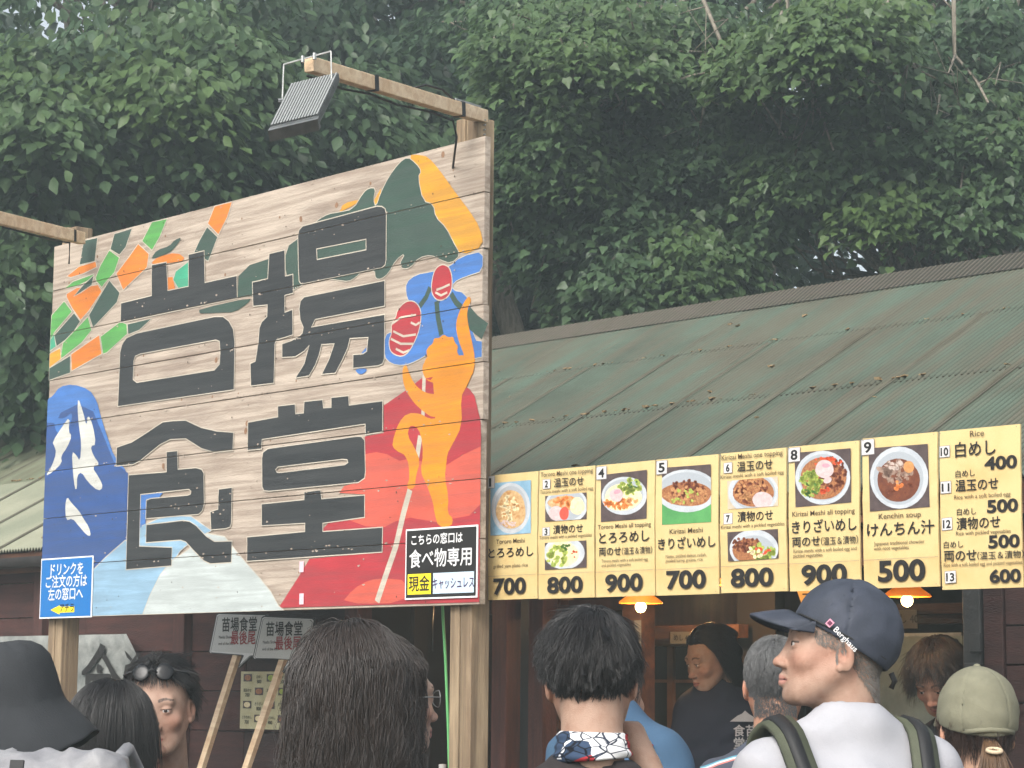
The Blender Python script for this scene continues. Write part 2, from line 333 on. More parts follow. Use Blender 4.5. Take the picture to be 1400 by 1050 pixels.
P_(n_, C_([(442,1003),(470,920),(510,840),(555,785),(620,740),(690,678),(760,690),(800,740),(850,800),(900,855),(940,905),(970,960),(990,1000)]), PP, 0, .004)
for P in ([(192,150),(212,210),(225,265),(230,215),(250,260),(262,335),(240,340),(250,375),(278,415),(245,420),(275,465),(290,500),(270,515),(230,480),(205,440),(188,455),(188,505),(180,508),(172,440),(168,360),(185,375),(200,400),(205,330),(195,260),(190,200)],
          [(160,225),(155,285),(168,300),(150,345),(125,380),(130,405),(95,440),(64,458),(90,420),(108,365),(100,340),(92,325),(130,265)], [(150,535),(165,560),(195,590),(215,625),(235,655),(242,690),(225,685),(195,650),(170,620),(145,630),(142,570)]):
    P_('painted_snow', C_(P), PW, 1)
# the four characters
n_ = 'painted_character'
P_(n_, A_([(490,590),(550,578),(555,692),(637,675),(637,548),(700,533),(703,660),(830,632),(832,722),(366,820),(368,742),(490,712)]), PK, 0, OL)
lay[0] += .00006
outer = X_([(162,556),(164,511),(165,482),(168,470),(174,462),(188,455.5),(294,433),(306,433),(314,439),(320,450),(322,469),(321.5,500),(321,533)])
inner = X_([(184,493),(186,487),(193,484),(296,465),(301,467),(302,482),(301,498),(294,506),(188,523),(183,519)])
flat(n_, [outer], -lay[0], PK, bb, cuts, holes=[inner]); flat('painted_outline', ribbon(outer, OL)+ribbon(inner, OL), -lay[0]-.00003, PCR, bb, cuts); lay[0] += .00006
P_(n_, X_([(369,347),(390.5,341.6),(391,377.6),(401.5,375),(402,401),(390.5,404),(390.5,427),(401,423),(401.5,458),(379,465),(377,470),(375.5,524),(344,528),(343,497),(350,494),(354,469),(355.6,448),(359,440),(366,433),(366.5,417),(347,419),(346,386),(367,381)]), PK, 0, OL)
outer = B_([(170,475),(175,450),(190,435),(485,356),(505,357),(518,366),(523,385),(522,570),(518,590),(505,602),(195,665),(182,665),(175,655),(172,600)])
inner = B_([(245,527),(442,488),(442,530),(247,569)])
flat(n_, [outer], -lay[0], PK, bb, cuts, holes=[inner]); flat('painted_outline', ribbon(outer, OL)+ribbon(inner, OL), -lay[0]-.00003, PCR, bb, cuts); lay[0] += .00006
P_(n_, B_([(180,735),(195,718),(517,652),(517,755),(240,808),(225,838),(517,787),(515,965),(508,985),(490,993),(390,1003),(390,948),(430,945),(445,935),(450,880),(378,884),(370,920),(350,965),(320,1022),(265,1027),(295,965),(315,905),(265,908),(255,950),(240,990),(215,1033),(160,1042),(195,985),(215,912),(195,935),(160,957),(107,960),(107,905),(145,892),(175,875),(188,862),(192,840),(180,810),(175,765)]), PK, 0, OL)
P_(n_, C_([(342,345),(400,325),(440,300),(520,247),(560,242),(610,240),(670,268),(730,282),(795,287),(793,357),(720,365),(670,350),(610,312),(550,315),(510,335),(430,400),(405,412),(340,418)]), PK, 0, OL)
P_(n_, C_([(535,362),(578,358),(580,430),(650,424),(672,430),(680,445),(682,560),(675,590),(660,605),(455,622),(457,550),(475,543),(615,531),(628,527),(631,517),(622,508),(435,528),(430,728),(557,733),(555,805),(378,820),(388,452),(535,440)]), PK, 0, OL)
P_(n_, C_([(457,645),(600,628),(625,632),(650,648),(690,690),(722,710),(790,708),(787,792),(705,797),(680,785),(640,745),(610,712),(590,705),(455,715)]), PK, 0, OL)
P_(n_, C_([(737,507),(790,500),(787,640),(782,655),(765,661),(708,665),(705,595),(735,585)]), PK, 0, OL)
P_(n_, X_([(340,577.4),(381,570),(381,555.2),(404.6,552.4),(405.3,565.8),(416.2,564.7),(417,549),(442.3,546.4),(443.4,557.6),(453.9,557),(453.9,543.5),(477.9,541),(478.6,554),(524.4,548),(524.4,590.4),(500.8,594.6),(500.4,580),(359.5,601),(358.8,614),(339.5,616)]), PK, 0, OL)
outer = D_([(26,390),(30,365),(50,350),(390,303),(412,303),(425,318),(428,440),(425,465),(400,482),(55,516),(35,514),(27,500)]); inner = D_([(80,432),(88,422),(340,392),(357,394),(360,404),(348,413),(100,443),(85,442)])
flat(n_, [outer], -lay[0], PK, bb, cuts, holes=[inner]); flat('painted_outline', ribbon(outer, OL)+ribbon(inner, OL), -lay[0]-.00003, PCR, bb, cuts); lay[0] += .00006
P_(n_, D_([(190,518),(255,510),(258,545),(425,530),(425,617),(263,640),(263,672),(495,655),(493,752),(-32,788),(-32,693),(193,672),(193,640),(25,650),(25,565),(190,548)]), PK, 0, OL)
chips = []
for _ in range(420):      # flakes where paint has left the plank joints and faces
    j = random.random() < .6; z = (random.choice(ZJ[1:-1])+random.choice((-1, 1))*random.uniform(.003, .010)) if j else random.uniform(SZ+.01, SZ+SH-.01); x = random.uniform(-SW+.02, -.02); r = random.uniform(.0016, .005)
    chips.append([(x+r*random.uniform(.6, 2.2)*math.cos(a), z+r*random.uniform(.4, 1)*math.sin(a)) for a in np.linspace(0, 2*math.pi, 8)[:-1]])
o = flat('paint_chip', chips, -lay[0]-.0002, M_PLANK, bb); o['kind'] = 'stuff'
stains = []
for _ in range(160):
    x, z = random.uniform(-SW+.02, -.02), random.uniform(SZ+.01, SZ+SH-.01); r = random.uniform(.0015, .004)
    stains.append([(x+r*random.uniform(.6, 1.2)*math.cos(a), z+r*random.uniform(.7, 1.3)*math.sin(a)) for a in np.linspace(0, 2*math.pi, 7)[:-1]])
o = flat('nail_and_dirt_spot', stains, -lay[0]-.0003, mat('dirt_spot', rgb(70, 56, 48), .8), bb); o['kind'] = 'stuff'
LAYTOP = lay[0]+.001
# posts, caps, arms
PS = .105
def post(sc, dz, zt, mA):
    o = MB().box(sc, sc+PS*.45, .03, .03+PS-.012, 0, zt).obj('post', mA, bb, bevel=.003); o2 = MB().box(sc+PS*.45+.003, sc+PS, .034, .014+PS, 0, zt-.004).obj('post', mA, bb, bevel=.003)
sr = loc(617, 700, SD+.03)[0]-SS
post(sr, 0, 3.63, M_POST)
sL = loc(66, 860, SD+.03)[0]-SS
post(sL, 0, 3.62, M_POST)
# right arm: from post top out toward the viewer's left
def arm_pt(x, y, Y): return at(x, y, Y)
def w2l(w, O=None):
    O = l2w(SS, SD, 0) if O is None else O; q = np.array(w)-O; return (q@U, q@B, q[2])
a0 = w2l(arm_pt(662, 160, 7.78)); a1 = w2l(arm_pt(422, 88, 6.75))
o = MB().bar(a0, a1, .034, .046).obj('arm', M_ARM, bb, bevel=.002)
b0 = w2l(arm_pt(112, 326, 9.45)); b1 = w2l(arm_pt(-60, 284, 8.6)); MB().bar(b0, b1, .036, .05).obj('arm', M_ARM, bb, bevel=.002)
def lerp3(a, b, t): return tuple(a[i]+(b[i]-a[i])*t for i in range(3))
for (p, q, t) in ((a0, a1, .15), (a0, a1, .66), (b0, b1, .08)):
    c0, c1 = lerp3(p, q, t), lerp3(p, q, t+.02); MB().bar(c0, c1, .038, .05).obj('tape_wrap', M_BLK, bb)
# perforated bracket at the joint
c0, c1 = lerp3(a0, a1, -.01), lerp3(a0, a1, .15)
br = MB(); 
for k in range(7):
    q = lerp3(c0, c1, k/6); br.bar((q[0], q[1]-.024, q[2]+.0), (q[0], q[1]-.026, q[2]+.032), .004, .004)
br.bar((c0[0], c0[1]-.025, c0[2]+.034), (c1[0], c1[1]-.025, c1[2]+.034), .006, .006); br.bar((c0[0], c0[1]-.025, c0[2]-.002), (c1[0], c1[1]-.025, c1[2]-.002), .006, .006)
for k in range(7): br.bar((c0[0]+.012, c0[1]-.03, c0[2]-.02-k*.017), (c0[0]+.032, c0[1]-.03, c0[2]-.02-k*.017), .004, .004)
br.bar((c0[0]+.01, c0[1]-.03, c0[2]+.03), (c0[0]+.01, c0[1]-.03, c0[2]-.14), .005, .005); br.bar((c0[0]+.034, c0[1]-.03, c0[2]+.03), (c0[0]+.034, c0[1]-.03, c0[2]-.14), .005, .005)
br.obj('metal_bracket', M_STEEL, bb)
cp = [lerp3(a0, a1, t) for t in (.98, .8, .66, .5, .3, .17)]; cp = [(c[0], c[1]-.02, c[2]-(.045 if i % 2 else .036)) for i, c in enumerate(cp)]
cp += [(cp[-1][0]+.02, cp[-1][1], cp[-1][2]-.06), (sr+.02, .0, 3.45)]
MB().tube(cp, .004, 6).obj('cable', M_BLK, bb, True)
cp = [lerp3(a0, a1, t) for t in (.16, .26, .36, .42)]; cp = [(c[0], c[1]-.005, c[2]+k) for c, k in zip(cp, (.02, .052, .05, .03))]
MB().tube(cp, .004, 6).obj('cable', M_BLK, bb, True)
cp = [lerp3(b0, b1, t) for t in (.05, .2, .6)]; MB().tube([(c[0], c[1]-.03, c[2]+k) for c, k in zip([cp[0]]+cp, (-.12, -.03, -.035, -.03))], .004, 6).obj('cable', M_BLK, bb, True)
# floodlight
Yf = 6.72
def fp(x, y, dy=0.): return Vector(at(x, y, Yf+dy))
c = fp(414, 118); fl = thing('floodlight', 'finned grey floodlight hanging from a bracket on the wooden arm', 'floodlight', c)
tl, tr, brr, bl = fp(399, 115), fp(463, 100, .02), fp(437, 157, -.10), fp(369, 175, -.12)
ex = (tr-tl); ey = (bl-tl); nn = ex.cross(ey).normalized()
if nn.y > 0: nn = -nn   # towards the viewer
back = -nn*.035
def fq(u_, v_, w_=0.): return tuple(tl+ex*u_+ey*v_+nn*w_-c)
V = [fq(a, b, w) for a in (0, 1) for b in (0, 1) for w in (-.03, 0)]
meshobj('housing', V, [(0, 1, 3, 2), (4, 6, 7, 5), (0, 4, 5, 1), (2, 3, 7, 6), (0, 2, 6, 4), (1, 5, 7, 3)], M_DSTEEL, fl)
for k in range(16):
    u0 = .006+k*.0625; V = [fq(u0+a*.040, b, w) for a in (0, 1) for b in (.02, .97) for w in (0.0005, .007)]
    meshobj('fin', V, [(0, 1, 3, 2), (4, 6, 7, 5), (0, 4, 5, 1), (2, 3, 7, 6), (0, 2, 6, 4), (1, 5, 7, 3)], mat('fin_metal', rgb(140, 143, 143), .6, metal=.2), fl)
V = [fq(a, b, w) for a in (-.02, 1.02) for b in (.98, 1.05) for w in (-.045, -.001)]
meshobj('glass_frame', V, [(0, 1, 3, 2), (4, 6, 7, 5), (0, 4, 5, 1), (2, 3, 7, 6), (0, 2, 6, 4), (1, 5, 7, 3)], M_DSTEEL, fl)
V = [fq(a, b, w) for a in (.02, .98) for b in (.03, .96) for w in (-.036, -.031)]
meshobj('lens', V, [(0, 1, 3, 2), (4, 6, 7, 5), (0, 4, 5, 1), (2, 3, 7, 6), (0, 2, 6, 4), (1, 5, 7, 3)], mat('lamp_glass', (.6, .62, .62), .15), fl)
pL0, pL1, pR1, pR0 = fp(386, 138), fp(388, 88), fp(452.5, 70), fp(453.5, 118)
mb = MB()
for a, b in ((pL0, pL1), (pL1, pR1), (pR1, pR0)): mb.bar(tuple(a-c), tuple(b-c), .004, .008, up=(0, 1, 0.1))
mb.obj('bracket', M_STEEL, fl)
for q in (fp(414, 80), fp(430, 76)): MB().tube([tuple(q-c+Vector((0, 0, -.012))), tuple(q-c+Vector((0, 0, .008)))], .006, 8).obj('bolt', M_STEEL, fl)
for q in (pR0, pL0): MB().tube([tuple(q-c+Vector((-.012, 0, 0))), tuple(q-c+Vector((.008, 0, 0)))], .008, 8).obj('bolt', M_DSTEEL, fl)
# small notices fixed on the billboard
def onb(P): return [sg(*p) for p in P]
def notice(name, label, px, m, border):
    t = thing_l(name, label, 'notice', SS, SD, 0); t.location = Vector(l2w(SS, SD, 0))
    q = onb(px); zs = [p[1] for p in q]; xs = [p[0] for p in q]
    x0, x1 = (xs[0]+xs[3])/2, (xs[1]+xs[2])/2; z0, z1 = (zs[2]+zs[3])/2, (zs[0]+zs[1])/2
    org = ((x0+x1)/2, z0)
    t.location = Vector(l2w(SS+org[0], SD-LAYTOP-.004, org[1])); w, h = x1-x0, z1-z0
    MB().box(-w/2, w/2, 0, .0035, 0, h).obj('backing_sheet', border, t)
    e = .006; flat('printed_field', [[(-w/2+e, e), (w/2-e, e), (w/2-e, h-e), (-w/2+e, h-e)]], -.0006, m, t)
    return t, w, h
M_PW = mat('print_white', (.78, .78, .78), .5); M_PB = mat('print_blue', rgb(28, 110, 180), .45); M_PBK = mat('print_black', rgb(34, 30, 28), .4); M_PY = mat('print_yellow', rgb(242, 220, 40), .45); M_PLB = mat('print_pale_blue', rgb(196, 216, 232), .45)
M_INK = mat('ink_black', rgb(30, 26, 24), .55); M_INKB = mat('ink_brown', rgb(72, 56, 36), .6)
t, w, h = notice('drinks_notice', 'blue notice with white Japanese text and yellow arrow on the billboard', [(59.5, 763.5), (130, 760.5), (127.5, 843), (56, 847)], M_PB, M_PW)
for i, (s_, f) in enumerate((('ドリンクを', .725), ('ご注文の方は', .525), ('左の窓口へ', .315))):
    text(s_, w*.136, M_PW, t, 0, h*f, -.0012, 'lettering', bold=.02)
flat('arrow', [[(-w*.28, h*.14), (-w*.10, h*.215), (-w*.10, h*.19), (w*.18, h*.19), (w*.18, h*.09), (-w*.10, h*.09), (-w*.10, h*.06)]], -.0012, M_PY, t)
text('アチラ', w*.095, M_INK, t, w*.04, h*.112, -.0018, 'lettering')
t, w, h = notice('food_window_notice', 'dark notice with white text above one yellow and one pale box', [(556, 724.5), (656, 717), (655, 816), (558, 821)], M_PBK, M_PW)
text('こちらの窓口は', w*.105, M_PW, t, -w*.43, h*.78, -.0012, 'lettering', bold=.025, align='LEFT')
text('食べ物専用', w*.178, M_PW, t, 0, h*.47, -.0012, 'lettering', bold=.018)
flat('printed_box', [[(-w*.46, h*.07), (-w*.13, h*.07), (-w*.13, h*.36), (-w*.46, h*.36)]], -.0012, M_PY, t)
flat('printed_box', [[(-w*.10, h*.07), (w*.46, h*.07), (w*.46, h*.36), (-w*.10, h*.36)]], -.0012, M_PLB, t)
text('現金', w*.15, M_INK, t, -w*.295, h*.135, -.0018, 'lettering', bold=.018); text('キャッシュレス', w*.11, mat('ink_plum', rgb(70, 40, 84), .5), t, w*.18, h*.15, -.0018, 'lettering', sx=.76, bold=.015)
for (x, y) in ((414, 775), (414, 819)):
    q = sg(x, y); tt = thing_l('tape_strip', 'short pale tape strip on the red paint, '+('upper' if y < 800 else 'lower')+' of two', 'tape', SS+q[0], SD-LAYTOP-.001, q[1]-.02)
    MB().box(-.013, .013, 0, .0006, 0, .04).obj('strip', mat('pink_tape', rgb(235, 190, 200), .5), tt)
# ================================================================== menu boards
M_MENU = mat('menu_yellow', rgb(208, 186, 132), .5, rgb(200, 160, 98), 5, 1., .0, 30)
M_MENUE = mat('menu_edge', rgb(190, 176, 140), .7)
M_TAG = mat('tag_white', rgb(206, 204, 202), .5)
M_TAGE = mat('tag_line', rgb(120, 110, 110), .6)
MD = -.775
def clipq(P, Q):
    def inside(p, a, b, sgn): return sgn*((b[0]-a[0])*(p[1]-a[1])-(b[1]-a[1])*(p[0]-a[0])) >= 0
    ar = sum(Q[i][0]*Q[(i+1) % 4][1]-Q[(i+1) % 4][0]*Q[i][1] for i in range(4)); sgn = 1 if ar > 0 else -1
    for i in range(4):
        a, b = Q[i], Q[(i+1) % 4]; out = []
        for k in range(len(P)):
            p, q = P[k], P[(k+1) % len(P)]; ip, iq = inside(p, a, b, sgn), inside(q, a, b, sgn)
            if ip: out.append(p)
            if ip != iq:
                dx, dy = q[0]-p[0], q[1]-p[1]; ex_, ey_ = b[0]-a[0], b[1]-a[1]
                t = (ex_*(a[1]-p[1])-ey_*(a[0]-p[0]))/(ex_*dy-ey_*dx+1e-12); out.append((p[0]+dx*t, p[1]+dy*t))
        P = out
        if len(P) < 3: return []
    return P
def ell(cx, cy, rx, ry, rot=0., n=28, wob=0.):
    out = []; ph = random.uniform(0, 6.28)
    for k in range(n):
        a = 2*math.pi*k/n; w = 1+wob*(math.sin(3*a+ph)+.6*math.sin(5*a+2*ph)); x, y = rx*math.cos(a)*w, ry*math.sin(a)*w
        out.append((cx+x*math.cos(rot)-y*math.sin(rot), cy+x*math.sin(rot)+y*math.cos(rot)))
    return out
def food(nm, c1, c2, sc=90, rough=.35): return mat('print_'+nm, rgb(*c1), rough, rgb(*c2), sc, .5)
F_RICE = food('rice', (214, 184, 138), (182, 140, 92)); F_EGG = food('egg', (208, 192, 190), (190, 168, 168)); F_YOLK = food('yolk', (228, 92, 70), (210, 70, 60)); F_PINK = food('pink', (232, 160, 168), (225, 130, 150))
F_GR = food('pickle_green', (186, 196, 92), (120, 146, 60), 120); F_DG = food('herb_green', (88, 124, 50), (60, 90, 36)); F_OR = food('roe_orange', (232, 150, 80), (214, 110, 50), 120); F_CREAM = food('cream', (236, 222, 186), (220, 200, 150))
F_BEAN = food('bean', (176, 120, 76), (130, 78, 48), 150); F_BEAN2 = food('bean_dark', (132, 72, 44), (96, 50, 36), 150); F_RED = food('carrot', (222, 92, 50), (200, 70, 40)); F_SOUP = food('soup', (122, 70, 44), (92, 48, 34), 60); F_ROOT = food('root_grey', (176, 150, 132), (120, 92, 80), 90)
F_BOWL = mat('print_bowl', rgb(196, 200, 204), .4, rgb(172, 178, 184), 20); F_BOWLS = mat('print_bowl_inside', rgb(164, 170, 176), .4); F_TABLE = food('table', (92, 78, 76), (66, 54, 54), 30); F_BLUE = food('blue_wall', (150, 184, 204), (110, 150, 176), 10); F_GREENB = food('bowl_green', (92, 160, 92), (70, 134, 76), 10)
def panel(label, quad, tf):
    """quad: px TL TR BR BL in the photograph"""
    c = [loc(*p, MD) for p in quad]; x0 = (c[0][0]+c[3][0])/2; x1 = (c[1][0]+c[2][0])/2; z1 = (c[0][1]+c[1][1])/2; z0 = (c[2][1]+c[3][1])/2
    ox = (x0+x1)/2; t = thing_l('menu_board', label, 'menu board', ox, MD, z0, 'row of yellow menu boards'); w = x1-x0-.006; h = z1-z0
    t.rotation_euler[2] += random.uniform(-.006, .006)
    # slightly bowed board with a fold crease above the price
    me = []; n = 12; V = []; Fc = []
    for i in range(n+1):
        zz = h*i/n; bow = .004*math.sin(math.pi*i/n)*random.uniform(.6, 1.2)
        for x in (-w/2, w/2):
            for y in (-bow, .006-bow): V.append((x, y, zz))
    for i in range(n):
        b = i*4; Fc += [(b, b+2, b+6, b+4), (b+1, b+5, b+7, b+3), (b, b+4, b+5, b+1), (b+2, b+3, b+7, b+6)]
    Fc += [(0, 1, 3, 2), (n*4, n*4+2, n*4+3, n*4+1)]
    meshobj('board', V, Fc, M_MENU, t)
    T = Matrix.Rotation(0, 4, 'Z')
    def m(P): 
        out = []
        for p in P:
            s, z = loc(*tf(p), MD); out.append((s-ox, z-z0))
        return out
    LYR = [.0052]
    def fl_(nm, P, ma):
        LYR[0] += .00003; return flat(nm, [m(q) for q in P if len(q) > 2], -LYR[0], ma, t)
    def tx(body, a, b, em, ma=M_INK, nm='lettering', bold=.012):
        """baseline from a to b in crop pixels, em = letter body in crop pixels"""
        (x0_, z0_), (x1_, z1_) = m([a, b]); ec = m([a, (a[0], a[1]-em)]); hh = ec[1][1]-ec[0][1]
        o = text(body, hh, ma, t, (x0_+x1_)/2, (z0_+z1_)/2, -.0060, nm, bold=bold)
        xs = [v.co.x for v in o.data.vertices]; nat = (max(xs)-min(xs))*hh; k = (x1_-x0_)/nat; mid = (max(xs)+min(xs))/2*hh*k
        o.matrix_local = Matrix.Translation(((x0_+x1_)/2-mid, -.0060, (z0_+z1_)/2)) @ Matrix.Rotation(math.pi/2, 4, 'X') @ Matrix.Diagonal((hh*k, hh, hh, 1))
        return o
    def tag(q, body, em, f=.12):
        fl_('number_tag', [q], M_TAGE)
        cx = sum(p[0] for p in q)/4; cy_ = sum(p[1] for p in q)/4; fl_('number_tag', [[(cx+(p[0]-cx)*.92, cy_+(p[1]-cy_)*.93) for p in q]], M_TAG)
        wd = (q[1][0]-q[0][0]); tx(body, (cx-wd*f*len(body)**.0-wd*(.1*len(body)), cy_+em*.36), (cx+wd*f+wd*(.1*len(body)), cy_+em*.36), em, nm='number_text', bold=.03)
    def photo(q, bgm, shapes):
        fl_('photo_print', [q], bgm)
        for nm, P, ma in shapes:
            PP = [clipq(p, q) for p in P]; PP = [p for p in PP if len(p) > 2]
            if PP:
                o = fl_(nm, PP, ma)
                if len(PP) > 6: o['kind'] = 'stuff'
    e_ = .007; fp_ = flat('fixing_pin', [ell(sx_*(w/2-e_), z_, .0016, .0016, 0, 8) for sx_ in (-1, 1) for z_ in (e_, h-e_)], -.0074, M_TAGE, t); fp_['kind'] = 'stuff'
    if 'text only' not in label: flat('fold_crease', [[(-w/2, h*.187), (w/2, h*.190), (w/2, h*.192), (-w/2, h*.189)]], -.0062, M_TAGE, t)
    def price(body, a, b, em): tx(body, a, b, em, nm='price_text', bold=.035)
    return tag, photo, tx, price
def scat(cx, cy, rx, ry, n, r0, r1, rot=0):
    out = []
    for _ in range(n):
        a = random.uniform(0, 6.28); q = math.sqrt(random.random()); out.append(ell(cx+rx*q*math.cos(a), cy+ry*q*math.sin(a), random.uniform(r0, r1), random.uniform(r0, r1)*.8, random.uniform(0, 3), 8, .05))
    return out
K1 = lambda p: (655+p[0]*.2, 620+p[1]*.2)
K2 = lambda p: (890+p[0]*.20954, 600+p[1]*.20954)
K3 = lambda p: (1150+p[0]*.22852, 570+p[1]*.22852)
def px(f, *P): return [f(p) for p in P]
# 1
tag, photo, tx, price = panel('yellow menu board number 1 with an oval bowl photo, price 700, nearest the billboard', px(K1, (50, 155), (410, 118), (403, 990), (33, 1005)), K1)
q = [(85, 205), (362, 182), (362, 545), (85, 562)]
photo(q, F_BLUE, [('bowl_print', [ell(225, 375, 134, 174)], F_BOWL), ('bowl_print', [ell(226, 372, 112, 150)], F_BOWLS), ('food_print', [ell(226, 385, 102, 132, 0, 28, .03)], F_RICE), ('food_print', scat(220, 370, 70, 90, 26, 8, 24), F_CREAM), ('food_print', scat(200, 480, 60, 25, 12, 6, 14), F_EGG), ('food_print', scat(230, 360, 80, 100, 18, 6, 16), food('rice2', (196, 150, 96), (176, 128, 80)))])
tag([(52, 158), (116, 150), (114, 238), (52, 243)], '1', 78, .02)
tx('Tororo Meshi', (126, 620), (320, 607), 44, M_INKB); tx('とろろめし', (72, 712), (380, 695), 76, bold=.02); tx('grilled yam plato rice', (106, 785), (342, 772), 34, M_INKB, bold=.0)
price('700', (105, 965), (328, 950), 148)
# 2,3
tag, photo, tx, price = panel('yellow menu board numbers 2 and 3 with two small square bowl photos, price 800', px(K1, (413, 117), (800, 82), (790, 984), (402, 994)), K1)
tx('Tororo Meshi one topping', (430, 158), (785, 134), 44, M_INKB); tag([(442, 178), (495, 174), (495, 240), (442, 245)], '2', 62, .1); tx('温玉のせ', (520, 228), (722, 210), 66, bold=.018)
tx('Tororo meshi with a soft boiled egg', (425, 275), (788, 250), 34, M_INKB, bold=.0)
q = [(460, 292), (742, 266), (742, 447), (460, 467)]
photo(q, F_TABLE, [('bowl_print', [ell(605, 355, 145, 125)], F_BOWL), ('food_print', [ell(605, 350, 125, 108)], F_BOWLS), ('food_print', [ell(590, 340, 110, 50, 0, 20, .05)], F_RICE), ('food_print', scat(600, 325, 90, 40, 26, 8, 18), F_OR), ('food_print', [ell(680, 360, 50, 60, 0, 20, .04)], F_CREAM), ('egg_print', [ell(535, 410, 52, 50, .3, 24, .02)], F_EGG), ('egg_print', [ell(590, 410, 32, 46, .1, 20, .03)], F_YOLK)])
tag([(440, 508), (492, 503), (492, 562), (440, 567)], '3', 62, .1); tx('漬物のせ', (515, 550), (718, 532), 66, bold=.018); tx('Tororo meshi with a pickled vegetables', (422, 590), (778, 568), 34, M_INKB, bold=.0)
q = [(458, 612), (742, 594), (742, 778), (458, 795)]
photo(q, F_TABLE, [('bowl_print', [ell(590, 680, 140, 112)], F_BOWL), ('food_print', [ell(580, 688, 110, 88, 0, 24, .02)], F_CREAM), ('food_print', scat(550, 700, 80, 70, 34, 7, 24), F_GR), ('food_print', scat(600, 640, 40, 18, 10, 6, 14), F_DG), ('food_print', scat(660, 680, 18, 30, 8, 5, 10), F_RED)])
price('800', (473, 955), (716, 942), 148)
# 4
tag, photo, tx, price = panel('yellow menu board number 4 with a bowl of egg and green pickles, price 900', px(K1, (804, 82), (1215, 45), (1202, 970), (790, 984)), K1)
q = [(840, 148), (1155, 112), (1152, 445), (840, 468)]
photo(q, F_TABLE, [('bowl_print', [ell(1000, 290, 156, 130, -.1)], F_BOWL), ('food_print', [ell(995, 285, 135, 108, -.1)], F_BOWLS), ('food_print', [ell(990, 300, 128, 94, -.1, 24, .03)], F_CREAM), ('food_print', scat(1040, 230, 80, 55, 50, 7, 24), F_GR), ('food_print', scat(950, 345, 90, 35, 34, 8, 22), F_OR), ('food_print', scat(1060, 330, 50, 25, 12, 8, 18), food('roe2', (240, 186, 130), (228, 150, 90))), ('egg_print', [ell(945, 285, 48, 46, 0, 20, .03)], F_EGG), ('egg_print', [ell(952, 262, 24, 14, -.3)], F_PINK), ('food_print', scat(1060, 215, 40, 30, 10, 5, 10), F_DG)])
tag([(808, 92), (880, 84), (880, 176), (808, 182)], '4', 84, .18)
tx('Tororo Meshi all topping', (820, 522), (1183, 495), 44, M_INKB); tx('とろろめし', (828, 612), (1172, 592), 84, bold=.02); tx('両のせ', (828, 698), (978, 690), 66, bold=.018); tx('（温玉＆漬物）', (985, 690), (1192, 676), 52, bold=.01)
tx('Tororo meshi with a soft boiled egg', (845, 745), (1162, 732), 30, M_INKB, bold=.0); tx('and pickled vegetables', (845, 775), (1045, 767), 30, M_INKB, bold=.0)
price('900', (870, 945), (1127, 930), 158)
# 5
tag, photo, tx, price = panel('yellow menu board number 5 with brown beans in a green bowl, price 700', px(K2, (38, 138), (448, 98), (445, 1010), (25, 1024)), K2)
q = [(80, 190), (397, 166), (400, 543), (80, 562)]
photo(q, F_TABLE, [('bowl_print', [ell(240, 480, 190, 140)], F_GREENB), ('bowl_print', [ell(240, 340, 200, 140)], F_BOWL), ('bowl_print', [ell(238, 330, 175, 112)], F_BOWLS), ('food_print', [ell(240, 360, 165, 80, 0, 28, .03)], F_BEAN), ('food_print', scat(240, 330, 110, 60, 60, 9, 17), F_BEAN2), ('food_print', scat(240, 370, 140, 60, 60, 9, 17), food('bean3', (196, 146, 96), (160, 104, 66), 120)), ('food_print', scat(240, 380, 100, 55, 16, 8, 14), F_GR)])
tag([(42, 145), (115, 137), (114, 228), (42, 236)], '5', 84, .18)
tx('Kirizai Meshi', (130, 622), (345, 608), 46, M_INKB); tx('きりざいめし', (55, 718), (428, 698), 80, bold=.02); tx('Natto, pickled daikon radish,', (105, 778), (370, 766), 30, M_INKB, bold=.0); tx('pickled turnip greens, rice', (105, 806), (345, 796), 30, M_INKB, bold=.0)
price('700', (108, 980), (366, 964), 158)
# 6,7
tag, photo, tx, price = panel('yellow menu board numbers 6 and 7 with two small brown bean bowl photos, price 800', px(K2, (452, 97), (890, 56), (895, 992), (450, 1008)), K2)
tx('Kirizai Meshi one topping', (468, 138), (868, 108), 46, M_INKB); tag([(480, 158), (537, 152), (537, 222), (480, 227)], '6', 66, .1); tx('温玉のせ', (570, 210), (802, 192), 72, bold=.018); tx('Kirizai meshi with a soft boiled egg', (462, 258), (875, 232), 34, M_INKB, bold=.0)
q = [(505, 276), (835, 246), (838, 438), (508, 461)]
photo(q, food('tray', (206, 192, 170), (180, 164, 140), 20), [('bowl_print', [ell(675, 350, 165, 142)], F_BOWL), ('food_print', [ell(680, 348, 140, 118)], F_BOWLS), ('food_print', [ell(675, 345, 135, 100, 0, 24, .02)], F_BEAN), ('food_print', scat(660, 340, 110, 80, 90, 9, 15), F_BEAN2), ('food_print', scat(660, 330, 110, 80, 60, 9, 15), food('bean3', (196, 146, 96), (160, 104, 66), 120)), ('egg_print', [ell(735, 400, 66, 54, 0, 22, .02)], F_EGG)])
tag([(480, 488), (540, 482), (540, 555), (480, 560)], '7', 66, .1); tx('漬物のせ', (573, 540), (805, 522), 72, bold=.018); tx('Kirizai meshi with a pickled vegetables', (465, 590), (880, 565), 34, M_INKB, bold=.0)
q = [(505, 610), (837, 588), (840, 778), (510, 800)]
